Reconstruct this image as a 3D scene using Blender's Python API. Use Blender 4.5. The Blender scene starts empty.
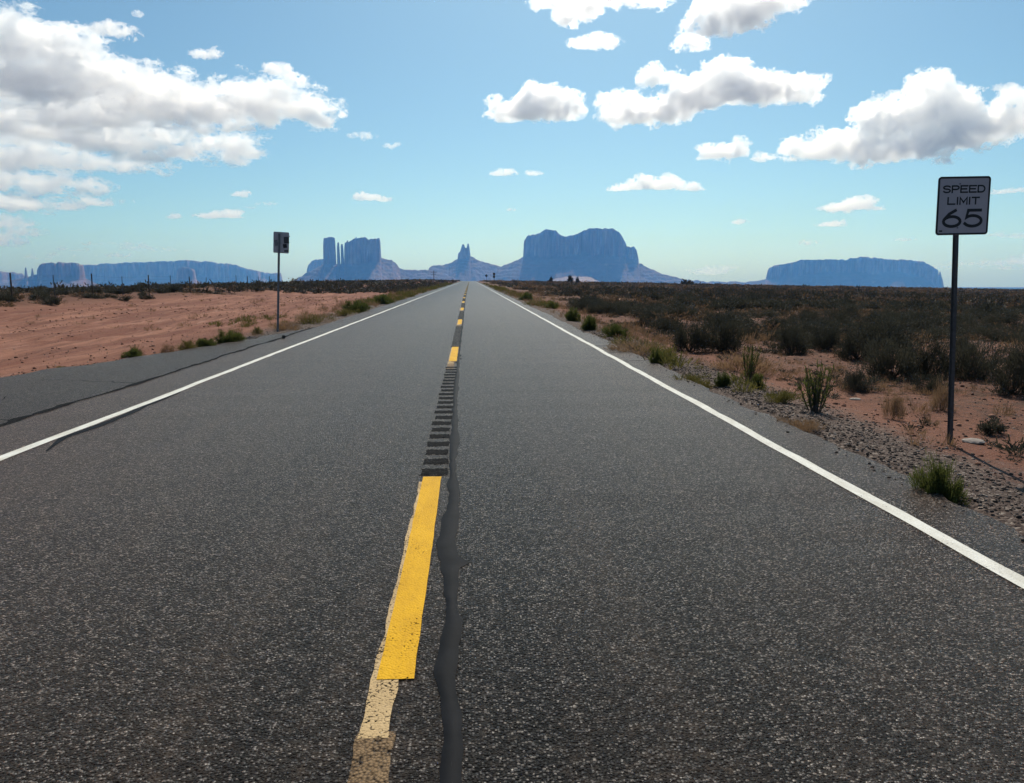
import bpy, bmesh, math, random
import numpy as np
from mathutils import Vector, Matrix

# ------------------------------------------------------------------ scene, camera, light
SC = bpy.context.scene
COL = SC.collection
R = math.radians

W_PX, H_PX, F_PX = 1024, 783, 770.0
EYE = 1.607
PITCH = math.atan(113.0 / F_PX)
YAW = math.atan(42.0 / F_PX * math.cos(PITCH))

cam_data = bpy.data.cameras.new('camera')
cam_data.sensor_width = 36.0
cam_data.lens = F_PX / W_PX * 36.0
cam_data.clip_start = 0.05
cam_data.clip_end = 200000.0
cam = bpy.data.objects.new('camera', cam_data)
cam.location = (0, 0, EYE)
cam.rotation_euler = (math.pi / 2 - PITCH, 0, -YAW)
COL.objects.link(cam)
SC.camera = cam

SUN_EL, SUN_AZ = R(47), R(11)          # azimuth from the road (+Y) towards +X
S_DIR = Vector((math.sin(SUN_AZ) * math.cos(SUN_EL), math.cos(SUN_AZ) * math.cos(SUN_EL), math.sin(SUN_EL)))
world = bpy.data.worlds.new('World')
SC.world = world
world.use_nodes = True
wn = world.node_tree
wn.nodes.clear()
sky = wn.nodes.new('ShaderNodeTexSky')
sky.sky_type = 'NISHITA'
sky.sun_disc = False
sky.sun_elevation = SUN_EL
sky.sun_rotation = SUN_AZ
sky.altitude = 0
sky.air_density = 0.75
sky.dust_density = 1.2
sky.ozone_density = 1.5
tint = wn.nodes.new('ShaderNodeMix')
tint.data_type = 'RGBA'
tint.blend_type = 'MULTIPLY'
tint.inputs['Factor'].default_value = 1.0
tint.inputs['B'].default_value = (0.655, 0.965, 1.01, 1)
bg = wn.nodes.new('ShaderNodeBackground')
bg.inputs['Strength'].default_value = 0.083
wo = wn.nodes.new('ShaderNodeOutputWorld')
wn.links.new(sky.outputs[0], tint.inputs['A'])
wn.links.new(tint.outputs['Result'], bg.inputs['Color'])
wn.links.new(bg.outputs[0], wo.inputs['Surface'])

sun_data = bpy.data.lights.new('sun', 'SUN')
sun_data.energy = 4.2
sun_data.angle = R(0.5)
sun_data.color = (1.0, 0.93, 0.83)
sun = bpy.data.objects.new('sun', sun_data)
sun.rotation_euler = S_DIR.to_track_quat('Z', 'Y').to_euler()
sun.location = (0, 0, 50)
COL.objects.link(sun)

vs = SC.view_settings
vs.view_transform = 'Standard'
vs.look = 'None'
vs.gamma = 1.0
vs.exposure = 0.18
SC.render.engine = 'CYCLES'
cy = SC.cycles
cy.max_bounces = 30
cy.diffuse_bounces = 3
cy.glossy_bounces = 2
cy.transmission_bounces = 4
cy.transparent_max_bounces = 8
cy.volume_bounces = 28
cy.use_denoising = True
cy.sample_clamp_indirect = 6.0
try:
    cy.denoiser = 'OPENIMAGEDENOISE'
except Exception:
    pass

RNG = np.random.default_rng(7)
random.seed(7)

# ------------------------------------------------------------------ projection helpers
CAM_R = cam.rotation_euler.to_matrix()
CR = np.array(CAM_R)


def ray(x, y):
    d = CAM_R @ Vector(((x - W_PX / 2) / F_PX, -(y - H_PX / 2) / F_PX, -1.0))
    return d.normalized()


def project(P):
    P = np.asarray(P, float).reshape(-1, 3) - np.array([0, 0, EYE])
    c = P @ CR
    dep = -c[:, 2]
    ok = dep > 0.05
    dd = np.where(ok, dep, 1)
    return np.where(ok, W_PX / 2 + F_PX * c[:, 0] / dd, -9999), np.where(ok, H_PX / 2 - F_PX * c[:, 1] / dd, -9999)


# ------------------------------------------------------------------ noise
class Noise3:
    def __init__(self, seed):
        self.t = np.random.default_rng(seed).random((32, 32, 32)).astype(np.float32) * 2 - 1

    def __call__(self, x, y, z):
        x = np.asarray(x, np.float32); y = np.asarray(y, np.float32); z = np.asarray(z, np.float32)
        x, y, z = np.broadcast_arrays(x, y, z)
        ix, iy, iz = np.floor(x), np.floor(y), np.floor(z)
        fx, fy, fz = x - ix, y - iy, z - iz
        fx = fx * fx * (3 - 2 * fx); fy = fy * fy * (3 - 2 * fy); fz = fz * fz * (3 - 2 * fz)
        ix = ix.astype(np.int32) & 31; iy = iy.astype(np.int32) & 31; iz = iz.astype(np.int32) & 31
        jx, jy, jz = (ix + 1) & 31, (iy + 1) & 31, (iz + 1) & 31
        t = self.t
        a = t[ix, iy, iz] * (1 - fx) + t[jx, iy, iz] * fx
        b = t[ix, jy, iz] * (1 - fx) + t[jx, jy, iz] * fx
        c = t[ix, iy, jz] * (1 - fx) + t[jx, iy, jz] * fx
        d = t[ix, jy, jz] * (1 - fx) + t[jx, jy, jz] * fx
        a = a * (1 - fy) + b * fy
        c = c * (1 - fy) + d * fy
        return a * (1 - fz) + c * fz

    def fbm(self, x, y, z, octaves=4, gain=0.5):
        s, amp, f = 0.0, 1.0, 1.0
        for o in range(octaves):
            s = s + amp * self(x * f + 3.7 * o, y * f + 1.3 * o, z * f + 9.1 * o)
            amp *= gain
            f *= 2.03
        return s


N1 = Noise3(1)
N2 = Noise3(2)


def sstep(a, b, x):
    t = np.clip((x - a) / (b - a), 0, 1)
    return t * t * (3 - 2 * t)


# ------------------------------------------------------------------ the lie of the land
ROAD_L, ROAD_R = -5.15, 3.52


def profile(Y):
    s = np.clip((np.asarray(Y, float) - 480) / 3200, 0, 1)
    return -130 * s * s * (3 - 2 * s)


def land_base(X, Y):
    X = np.asarray(X, float); Y = np.asarray(Y, float)
    z = profile(Y)
    right = -0.05 - 0.22 * sstep(3.6, 6.2, X) - 0.0172 * np.clip(X - 7, 0, 520)
    a = -X
    left = -0.05 - 0.03 * sstep(5, 8, a) + 0.50 * sstep(15, 27, a) - 0.028 * np.clip(a - 34, 0, 300)
    return z + np.where(X > 0, right, left)


def land(X, Y):
    X = np.asarray(X, float); Y = np.asarray(Y, float)
    z = land_base(X, Y)
    off = np.maximum(np.where(X > 0, X - 4.2, -X - 6.0), 0)
    k = np.clip(off / 3, 0, 1)
    z = z + k * 0.05 * N1.fbm(X * 0.9, Y * 0.9, 0, 3)
    z = z + np.clip(off / 20, 0, 1) * 0.16 * N1.fbm(X * 0.11, Y * 0.11, 5, 3)
    # wheel ruts of the dirt track beside the road
    rut = sstep(8.5, 10, -X) * (1 - sstep(19, 21, -X))
    wob = 1.2 * N2(X * 0.0, Y * 0.03, 2)
    z = z + rut * 0.04 * N2.fbm((X + wob) * 1.7, Y * 0.12, 3, 3)
    # keep below the paved sheets
    pav = ((X > ROAD_L - 0.25) & (X < ROAD_R + 0.2))
    z = np.where(pav, profile(Y) - 0.09, z)
    return z


def hit(x, y):
    d = ray(x, y)
    t = 2.0
    for _ in range(4000):
        p = Vector((0, 0, EYE)) + d * t
        if p.z <= float(land_base(p.x, p.y)):
            break
        t *= 1.004
        t += 0.005
    return p


# ------------------------------------------------------------------ object helpers
def tag(o, label=None, cat=None, group=None, kind=None):
    if label: o['label'] = label
    if cat: o['category'] = cat
    if group: o['group'] = group
    if kind: o['kind'] = kind
    return o


def empty(name, loc, label=None, cat=None, group=None, rz=0.0):
    o = bpy.data.objects.new(name, None)
    o.empty_display_size = 0.2
    o.location = loc
    o.rotation_euler = (0, 0, rz)
    COL.objects.link(o)
    return tag(o, label, cat, group)


def mesh_np(name, V, F, mat=None, parent=None, smooth=False, fmat=None):
    """F is an (n,3) or (n,4) array"""
    V = np.ascontiguousarray(V, np.float32); F = np.ascontiguousarray(F, np.int32)
    me = bpy.data.meshes.new(name)
    n, k = F.shape
    me.vertices.add(len(V)); me.vertices.foreach_set('co', V.ravel())
    me.loops.add(n * k); me.loops.foreach_set('vertex_index', F.ravel())
    me.polygons.add(n)
    me.polygons.foreach_set('loop_start', np.arange(0, n * k, k, dtype=np.int32))
    me.polygons.foreach_set('loop_total', np.full(n, k, np.int32))
    if smooth:
        me.polygons.foreach_set('use_smooth', np.ones(n, bool))
    for m in (mat if isinstance(mat, (list, tuple)) else [mat]):
        if m: me.materials.append(m)
    if fmat is not None:
        me.polygons.foreach_set('material_index', np.asarray(fmat, np.int32))
    me.update(calc_edges=True)
    o = bpy.data.objects.new(name, me)
    COL.objects.link(o)
    if parent: o.parent = parent
    return o


def grid_faces(nx, ny):
    i = np.arange((nx - 1) * (ny - 1))
    r, c = i // (nx - 1), i % (nx - 1)
    a = r * nx + c
    return np.stack([a, a + 1, a + nx + 1, a + nx], 1)


def bm_obj(name, bm, mat, parent=None, smooth=False):
    bmesh.ops.recalc_face_normals(bm, faces=bm.faces)
    me = bpy.data.meshes.new(name)
    bm.to_mesh(me); bm.free()
    if mat: me.materials.append(mat)
    if smooth:
        for p in me.polygons: p.use_smooth = True
    o = bpy.data.objects.new(name, me)
    COL.objects.link(o)
    if parent: o.parent = parent
    return o


def bm_box(bm, x0, x1, y0, y1, z0, z1, bevel=0.0):
    r = bmesh.ops.create_cube(bm, size=1)
    for v in r['verts']:
        v.co = Vector((x0 + (v.co.x + .5) * (x1 - x0), y0 + (v.co.y + .5) * (y1 - y0), z0 + (v.co.z + .5) * (z1 - z0)))
    if bevel:
        es = list({e for v in r['verts'] for e in v.link_edges})
        bmesh.ops.bevel(bm, geom=es, offset=bevel, segments=1, affect='EDGES')


def bm_tube(bm, pts, r0, r1=None, seg=8):
    r1 = r0 if r1 is None else r1
    rings = []
    n = len(pts)
    for i, p in enumerate(pts):
        p = Vector(p)
        t = (Vector(pts[min(i + 1, n - 1)]) - Vector(pts[max(i - 1, 0)])).normalized()
        u = t.orthogonal().normalized() if i == 0 else (rings_u - t * rings_u.dot(t)).normalized()
        rings_u = u
        w = t.cross(u)
        rr = r0 + (r1 - r0) * i / max(n - 1, 1)
        rings.append([bm.verts.new(p + (u * math.cos(a) + w * math.sin(a)) * rr) for a in [2 * math.pi * k / seg for k in range(seg)]])
    for a, b in zip(rings, rings[1:]):
        for k in range(seg):
            bm.faces.new((a[k], a[(k + 1) % seg], b[(k + 1) % seg], b[k]))
    bm.faces.new(rings[0][::-1]); bm.faces.new(rings[-1])


# ------------------------------------------------------------------ material helpers
class NT:
    def __init__(self, name):
        self.m = bpy.data.materials.new(name)
        self.m.use_nodes = True
        self.t = self.m.node_tree
        self.t.nodes.clear()
        self.out = self.t.nodes.new('ShaderNodeOutputMaterial')

    def n(self, typ, props=None, **ins):
        nd = self.t.nodes.new(typ)
        for k, v in (props or {}).items(): setattr(nd, k, v)
        for k, v in ins.items():
            key = k.replace('_', ' ')
            s = nd.inputs[int(k[1:])] if k[0] == 'i' and k[1:].isdigit() else nd.inputs[key]
            self.set(s, v)
        return nd

    def set(self, s, v):
        if isinstance(v, bpy.types.NodeSocket): self.t.links.new(v, s)
        elif isinstance(v, tuple) and len(v) == 3 and s.type == 'RGBA': s.default_value = (*v, 1)
        else: s.default_value = v

    def math(self, op, a, b=0.0, c=0.0, clamp=False):
        return self.n('ShaderNodeMath', dict(operation=op, use_clamp=clamp), i0=a, i1=b, i2=c).outputs[0]

    def mix(self, f, a, b, blend='MIX'):
        nd = self.n('ShaderNodeMix', dict(data_type='RGBA', blend_type=blend))
        self.set(nd.inputs['Factor'], f); self.set(nd.inputs['A'], a); self.set(nd.inputs['B'], b)
        return nd.outputs['Result']

    def noise(self, vec, scale, detail=4.0, rough=0.55, dist=0.0):
        return self.n('ShaderNodeTexNoise', None, Vector=vec, Scale=scale, Detail=detail, Roughness=rough, Distortion=dist).outputs[0]

    def ramp(self, f, *stops):
        nd = self.n('ShaderNodeValToRGB', None, Fac=f)
        el = nd.color_ramp.elements
        while len(el) < len(stops): el.new(0.5)
        for e, (p, c) in zip(el, stops):
            e.position = p
            e.color = (*c, 1) if isinstance(c, tuple) else (c, c, c, 1)
        return nd.outputs[0]

    def map(self, v, a, b, c=0.0, d=1.0):
        return self.n('ShaderNodeMapRange', dict(clamp=True), Value=v, From_Min=a, From_Max=b, To_Min=c, To_Max=d).outputs[0]

    def pos(self):
        return self.n('ShaderNodeNewGeometry').outputs['Position']

    def scaled(self, v, s):
        return self.n('ShaderNodeVectorMath', dict(operation='MULTIPLY'), i0=v, i1=s).outputs[0]

    def bump(self, h, strength, dist):
        return self.n('ShaderNodeBump', None, Height=h, Strength=strength, Distance=dist).outputs[0]

    def bsdf(self, color, rough=0.8, normal=None, spec=0.5, metal=0.0, **kw):
        b = self.n('ShaderNodeBsdfPrincipled', None, Base_Color=color, Roughness=rough, Metallic=metal)
        self.set(b.inputs['Specular IOR Level'], spec)
        if normal is not None: self.set(b.inputs['Normal'], normal)
        for k, v in kw.items(): self.set(b.inputs[k.replace('_', ' ')], v)
        self.t.links.new(b.outputs[0], self.out.inputs['Surface'])
        return b


def chips(t, p, scale):
    """stone chips of a chip-sealed road: a random tone per chip and a rounded height"""
    v = t.n('ShaderNodeTexVoronoi', dict(feature='F1'), Vector=p, Scale=scale, Randomness=1.0)
    tone = t.n('ShaderNodeSeparateColor', None, Color=v.outputs['Color']).outputs[0]
    return tone, v.outputs['Distance']


def mat_asphalt(name, dark=1.0, apron=False):
    t = NT(name)
    p = t.pos()
    tone, d = chips(t, p, 86.0)
    tone2, d2 = chips(t, p, 200.0)
    stone = t.ramp(tone, (0.0, (0.004, 0.004, 0.004)), (0.50, (0.006, 0.0055, 0.0055)), (0.70, (0.022, 0.019, 0.017)), (0.88, (0.085, 0.072, 0.060)), (1.0, (0.34, 0.30, 0.26)))
    fine = t.ramp(tone2, (0.0, (0.003, 0.003, 0.003)), (0.7, (0.010, 0.009, 0.009)), (1.0, (0.07, 0.062, 0.055)))
    gap = t.map(d, 0.42, 0.62)
    c = t.mix(gap, stone, fine)
    big = t.noise(p, 0.35, 5, 0.6)
    c = t.mix(1.0, c, t.ramp(big, (0.3, (0.78, 0.78, 0.8)), (0.7, (1.18, 1.14, 1.08))), 'MULTIPLY')
    # polished wheel paths and a drier brown film, running with the road
    sx = t.n('ShaderNodeSeparateXYZ', None, Vector=p).outputs[0]
    streak = t.noise(t.scaled(p, (2.2, 0.05, 1.0)), 1.0, 4, 0.6)
    c = t.mix(t.map(streak, 0.40, 0.70, 0.0, 0.5), c, (0.072, 0.052, 0.039))
    if apron:
        c = t.mix(0.35, c, (0.034, 0.027, 0.023))
    grain = t.noise(p, 17.0, 4, 0.75)
    grain2 = t.noise(p, 5.5, 3, 0.6)
    c = t.mix(1.0, c, t.ramp(grain, (0.36, (0.42, 0.42, 0.43)), (0.50, (0.95, 0.94, 0.93)), (0.64, (2.1, 2.05, 1.95))), 'MULTIPLY')
    c = t.mix(1.0, c, t.ramp(grain2, (0.35, (0.75, 0.75, 0.76)), (0.65, (1.28, 1.25, 1.22))), 'MULTIPLY')
    dust = t.math('MULTIPLY', t.map(grain, 0.52, 0.66), 0.16)
    c = t.mix(dust, c, (0.13, 0.095, 0.070))
    c = t.mix(1.0, c, (dark, dark, dark), 'MULTIPLY')
    h = t.math('SUBTRACT', 1.0, t.math('MULTIPLY', d, 1.4))
    h = t.math('ADD', h, t.math('MULTIPLY', t.math('SUBTRACT', 1.0, d2), 0.35))
    h = t.math('ADD', h, t.math('MULTIPLY', grain, 1.1))
    nrm = t.bump(h, 0.85, 0.008)
    # bare stone tops glint and hold dust, the bitumen between them stays dull
    bare = t.math('MULTIPLY', t.map(tone, 0.50, 0.92), t.map(d, 0.60, 0.38))
    grain3 = t.noise(p, 34.0, 3, 0.7)
    bare = t.math('MULTIPLY', bare, t.map(grain, 0.36, 0.62, 0.50, 1.15))
    bare = t.math('MULTIPLY', bare, t.map(grain3, 0.36, 0.62, 0.55, 1.2))
    b = t.bsdf(c, 0.36, nrm, 0.1, Sheen_Roughness=0.36, Sheen_Tint=(1.0, 0.60, 0.40, 1.0))
    t.set(b.inputs['Specular IOR Level'], t.map(bare, 0.0, 1.3, 0.025 if apron else 0.05, 0.5 if apron else 1.0))
    t.set(b.inputs['Sheen Weight'], t.map(bare, 0.0, 1.0, 0.10 if apron else 0.17, 0.6 if apron else 1.0))
    return t.m


def mat_paint(name, base, wear, soft=0.10, dirt_lo=0.78):
    """road paint: where it is worn off the chips of the road show through"""
    t = NT(name)
    p = t.pos()
    tone, d = chips(t, p, 86.0)
    n = t.noise(p, 16.0, 6, 0.7)
    n2 = t.noise(p, 2.1, 4, 0.6)
    f = t.math('ADD', t.math('MULTIPLY', d, 0.8), t.math('MULTIPLY', n, 0.9))
    f = t.math('ADD', f, t.math('MULTIPLY', n2, 0.8))
    f = t.math('ADD', f, t.math('MULTIPLY', tone, 0.25))
    m = t.map(f, wear, wear + soft)
    film = t.noise(t.scaled(p, (3.0, 0.8, 1.0)), 3.0, 5, 0.65)
    c = t.mix(1.0, base, t.ramp(film, (0.3, (dirt_lo, dirt_lo * 0.97, dirt_lo * 0.92)), (0.62, (1.0, 1.0, 1.0))), 'MULTIPLY')
    c = t.mix(t.map(t.noise(p, 60.0, 3, 0.6), 0.56, 0.72, 0, 0.45), c, t.mix(1.0, c, (0.45, 0.42, 0.38), 'MULTIPLY'))
    nrm = t.bump(t.math('SUBTRACT', 1.0, t.math('MULTIPLY', d, 1.2)), 0.6, 0.0045)
    b = t.bsdf(c, 0.8, nrm, 0.2)
    tr = t.n('ShaderNodeBsdfTransparent')
    mx = t.n('ShaderNodeMixShader', None, i0=m, i1=b.outputs[0], i2=tr.outputs[0])
    t.t.links.new(mx.outputs[0], t.out.inputs['Surface'])
    return t.m


def mat_ground():
    t = NT('red_desert_soil')
    p = t.pos()
    s = t.n('ShaderNodeSeparateXYZ', None, Vector=p)
    X, Y = s.outputs[0], s.outputs[1]
    n1 = t.noise(p, 0.25, 5, 0.6)
    n2 = t.noise(p, 2.6, 6, 0.65)
    n3 = t.noise(p, 14.0, 5, 0.7)
    red = t.ramp(n1, (0.3, (0.150, 0.060, 0.037)), (0.55, (0.195, 0.085, 0.053)), (0.75, (0.235, 0.115, 0.074)))
    red = t.mix(t.map(n2, 0.48, 0.7, 0, 0.6), red, (0.13, 0.052, 0.034))
    red = t.mix(t.map(n3, 0.55, 0.75, 0, 0.5), red, (0.31, 0.175, 0.118))
    # compacted paler dirt track on the left with dark drag streaks
    lane = t.noise(t.scaled(p, (1.0, 0.07, 1.0)), 0.9, 6, 0.65)
    trk = t.mix(t.map(lane, 0.40, 0.58), (0.305, 0.142, 0.092), (0.175, 0.066, 0.042))
    rutn = t.noise(t.scaled(p, (1.0, 0.055, 1.0)), 3.4, 5, 0.7, 0.3)
    trk = t.mix(t.map(rutn, 0.50, 0.60, 0, 0.75), trk, (0.135, 0.058, 0.040))
    trk = t.mix(t.map(rutn, 0.42, 0.32, 0, 0.6), trk, (0.36, 0.215, 0.16))
    trk = t.mix(t.map(t.noise(p, 7.0, 6, 0.75), 0.52, 0.62, 0, 0.55), trk, (0.15, 0.065, 0.045))
    trk = t.mix(t.map(n3, 0.5, 0.75, 0, 0.4), trk, (0.33, 0.19, 0.13))
    ft = t.math('MULTIPLY', t.map(X, -6.6, -9.0), t.map(X, -22.5, -19.0))
    c = t.mix(ft, red, trk)
    # grey road metal spilled along the edges
    tone, d = chips(t, p, 38.0)
    grav = t.ramp(tone, (0.0, (0.03, 0.024, 0.021)), (0.5, (0.075, 0.058, 0.049)), (0.9, (0.16, 0.13, 0.11)), (1.0, (0.30, 0.26, 0.22)))
    wob = t.math('ADD', X, t.math('MULTIPLY', t.math('SUBTRACT', n2, 0.5), 1.6))
    wob2 = t.math('ADD', wob, t.math('MULTIPLY', t.math('SUBTRACT', n3, 0.5), 0.9))
    fg = t.map(wob2, 5.4, 4.5)
    fg = t.math('MULTIPLY', fg, t.map(wob2, -7.2, -6.3))
    c = t.mix(t.math('MULTIPLY', fg, 0.9), c, grav)
    # litter of dead twigs and crust between the shrubs
    lit = t.noise(t.scaled(p, (1.0, 1.0, 1.0)), 5.5, 7, 0.75, 0.6)
    out = t.math('ADD', t.map(X, 5.0, 7.5), t.map(X, -21, -24), clamp=True)
    c = t.mix(t.math('MULTIPLY', out, t.map(lit, 0.44, 0.56, 0, 0.85)), c, (0.075, 0.042, 0.029))
    lit2 = t.noise(p, 22.0, 5, 0.7, 0.3)
    c = t.mix(t.math('MULTIPLY', out, t.map(lit2, 0.52, 0.60, 0, 0.75)), c, (0.05, 0.034, 0.025))
    c = t.mix(t.math('MULTIPLY', out, t.map(lit2, 0.40, 0.33, 0, 0.5)), c, (0.27, 0.155, 0.098))
    # the far plain: low scrub and dry grass cover the soil
    fy = t.math('MULTIPLY', out, t.map(Y, 60, 260, 0, 0.55))
    c = t.mix(fy, c, t.ramp(t.noise(t.scaled(p, (0.6, 0.3, 1)), 0.4, 6, 0.7), (0.35, (0.050, 0.040, 0.028)), (0.55, (0.11, 0.072, 0.045)), (0.7, (0.24, 0.15, 0.09))))
    h = t.math('ADD', t.math('MULTIPLY', n3, 0.6), t.math('MULTIPLY', t.math('SUBTRACT', 1.0, d), 0.35))
    h = t.math('ADD', h, t.math('MULTIPLY', lit, 0.8))
    t.bsdf(c, 0.95, t.bump(h, 0.8, 0.05), 0.15)
    return t.m


def mat_rock(name, a, b, talus):
    t = NT(name)
    p = t.pos()
    z = t.n('ShaderNodeSeparateXYZ', None, Vector=p).outputs[2]
    warp = t.math('ADD', z, t.math('MULTIPLY', t.noise(p, 0.006, 4, 0.6), 40.0))
    zz = t.n('ShaderNodeCombineXYZ', None, X=0.0, Y=0.0, Z=warp).outputs[0]
    strata = t.noise(zz, 0.055, 4, 0.7)
    streak = t.noise(t.scaled(p, (1, 1, 0.12)), 0.03, 5, 0.65)
    c = t.mix(t.map(strata, 0.35, 0.65), a, b)
    c = t.mix(t.map(streak, 0.44, 0.62, 0, 0.8), c, (0.075, 0.042, 0.034))
    c = t.mix(t.map(t.noise(t.scaled(p, (1, 1, 0.25)), 0.011, 4, 0.6), 0.52, 0.66, 0, 0.6), c, (0.46, 0.30, 0.22))
    nz = t.n('ShaderNodeSeparateXYZ', None, Vector=t.n('ShaderNodeNewGeometry').outputs['Normal']).outputs[2]
    spots = t.noise(p, 0.02, 6, 0.7)
    tal = t.mix(t.map(spots, 0.45, 0.65), talus, (0.11, 0.08, 0.066))
    c = t.mix(t.map(nz, 0.45, 0.75), c, tal)
    t.bsdf(c, 0.95, t.bump(t.math('ADD', strata, streak), 0.7, 8.0), 0.1)
    return t.m


def mat_leaf(name, a, b, transl=0.25, tip=None):
    t = NT(name)
    p = t.n('ShaderNodeTexCoord').outputs['Object']
    rnd = t.n('ShaderNodeObjectInfo').outputs['Random']
    n = t.noise(p, 9.0, 3, 0.6)
    f = t.math('ADD', t.math('MULTIPLY', rnd, 0.5), t.math('SUBTRACT', n, 0.25), clamp=True)
    c = t.mix(f, a, b)
    if tip:
        wp = t.noise(t.pos(), 3.2, 2, 0.5)
        c = t.mix(t.map(wp, 0.5, 0.68), c, tip)
    d = t.n('ShaderNodeBsdfPrincipled', None, Base_Color=c, Roughness=0.75)
    d.inputs['Specular IOR Level'].default_value = 0.2
    tr = t.n('ShaderNodeBsdfTranslucent', None, Color=c)
    mx = t.n('ShaderNodeMixShader', None, i0=transl, i1=d.outputs[0], i2=tr.outputs[0])
    t.t.links.new(mx.outputs[0], t.out.inputs['Surface'])
    return t.m


def mat_plain(name, color, rough=0.6, metal=0.0, spec=0.4, var=0.25, scale=12.0, bump=0.0, coord='Object'):
    t = NT(name)
    p = t.n('ShaderNodeTexCoord').outputs[coord]
    n = t.noise(p, scale, 5, 0.65)
    lo = tuple(c * (1 - var) for c in color); hi = tuple(min(1, c * (1 + var)) for c in color)
    c = t.ramp(n, (0.3, lo), (0.7, hi))
    t.bsdf(c, rough, t.bump(n, bump, 0.01) if bump else None, spec, metal)
    return t.m


M = {}
M['asphalt'] = mat_asphalt('chip_seal_asphalt', 0.55)
M['dark_asphalt'] = mat_asphalt('sooty_sealed_asphalt', 0.45)
M['apron'] = mat_asphalt('weathered_asphalt', 0.5, True)
M['white'] = mat_paint('worn_white_paint', (0.70, 0.69, 0.63), 1.74, 0.12)
M['yellow'] = mat_paint('yellow_road_paint', (0.68, 0.37, 0.004), 1.70, 0.14, 0.80)
M['old_paint'] = mat_paint('faded_old_paint', (0.52, 0.37, 0.19), 1.46, 0.22)
M['older_paint'] = mat_paint('scuffed_old_paint', (0.26, 0.17, 0.09), 1.12, 0.65)
M['soil'] = mat_ground()
M['rock'] = mat_rock('red_sandstone', (0.20, 0.098, 0.070), (0.29, 0.155, 0.11), (0.155, 0.10, 0.082))
M['sage'] = mat_leaf('sagebrush_leaves', (0.034, 0.035, 0.026), (0.080, 0.074, 0.050), 0.28)
M['sage_far'] = mat_leaf('distant_scrub', (0.034, 0.036, 0.027), (0.070, 0.066, 0.046), 0.2, (0.115, 0.076, 0.045))
M['green'] = mat_leaf('rabbitbrush_leaves', (0.052, 0.068, 0.018), (0.105, 0.115, 0.030), 0.5)
M['yellowgreen'] = mat_leaf('yellow_weeds', (0.10, 0.095, 0.025), (0.20, 0.155, 0.045), 0.35)
M['straw'] = mat_leaf('dry_grass_blades', (0.20, 0.115, 0.062), (0.30, 0.20, 0.115), 0.35)
M['twig'] = mat_plain('grey_brown_twigs', (0.085, 0.062, 0.048), 0.9)
M['steel'] = mat_plain('galvanised_steel', (0.18, 0.18, 0.19), 0.5, 0.6, 0.5, 0.3, 30)
M['dark_steel'] = mat_plain('dark_steel', (0.07, 0.07, 0.075), 0.55, 0.5, 0.5, 0.3, 30)
M['black_vinyl'] = mat_plain('black_sign_vinyl', (0.012, 0.012, 0.014), 0.5, 0, 0.4, 0.2)
M['sign_white'] = mat_plain('white_sign_sheeting', (0.42, 0.385, 0.41), 0.45, 0, 0.4, 0.07, 7)
M['sign_back'] = mat_plain('dull_aluminium_sign_back', (0.42, 0.40, 0.41), 0.55, 0.2, 0.4, 0.18, 9)
M['wood'] = mat_plain('weathered_post_wood', (0.075, 0.055, 0.042), 0.9, 0, 0.2, 0.35, 15, 0.4)

# tar seal: smooth black bitumen with small ripples
_t = NT('bitumen_crack_seal')
_p = _t.pos()
_n = _t.noise(_p, 22.0, 4, 0.6)
_t.bsdf(_t.ramp(_t.noise(_p, 6, 4, 0.6), (0.3, (0.006, 0.007, 0.009)), (0.7, (0.011, 0.012, 0.015))), 0.6, _t.bump(_n, 0.25, 0.004), 0.03)
M['tar'] = _t.m
# rumble grooves: fog-sealed asphalt
_t = NT('sealed_rumble_groove')
_p = _t.pos()
_tone, _d = chips(_t, _p, 88.0)
_t.bsdf(_t.ramp(_tone, (0.0, (0.006, 0.006, 0.007)), (0.8, (0.014, 0.014, 0.015)), (1.0, (0.05, 0.048, 0.045))), 0.8, _t.bump(_t.math('SUBTRACT', 1.0, _d), 0.9, 0.008), 0.02)
M['groove'] = _t.m

# stones
_t = NT('roadside_stones')
_r = _t.n('ShaderNodeNewGeometry').outputs['Random Per Island']
_t.bsdf(_t.ramp(_r, (0.0, (0.03, 0.023, 0.020)), (0.4, (0.062, 0.047, 0.040)), (0.75, (0.115, 0.088, 0.073)), (1.0, (0.30, 0.25, 0.21))), 0.9, None, 0.2)
M['stone'] = _t.m

# ------------------------------------------------------------------ terrain
def spaced(stops):
    """stops: (value, step) pairs; walks from the first to the last value with the step interpolated"""
    out = [stops[0][0]]
    while out[-1] < stops[-1][0]:
        v = out[-1]
        st = np.interp(v, [s[0] for s in stops], [s[1] for s in stops])
        out.append(v + st)
    return np.array(out)


xr = spaced([(0, 0.9), (3.3, 0.25), (12, 0.25), (30, 0.6), (100, 3), (600, 20), (8600, 700)])
xs = np.concatenate([-xr[::-1], xr[1:]])
ys = spaced([(-30, 4), (0, 0.5), (5, 0.25), (30, 0.35), (80, 0.9), (300, 5), (1500, 40), (12300, 500)])
GX, GY = np.meshgrid(xs, ys)
GZ = land(GX, GY)
ground = mesh_np('ground', np.stack([GX, GY, GZ], -1).reshape(-1, 3), grid_faces(len(xs), len(ys)), M['soil'], smooth=True)
tag(ground, kind='structure')

# ------------------------------------------------------------------ road sheets and their markings
yr = spaced([(-12, 1.0), (2, 0.12), (12, 0.15), (40, 0.5), (200, 4), (700, 12), (1500, 30)])


def drift(y):
    return -0.003 * (np.clip(y, 4, 70) - 5)


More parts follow.
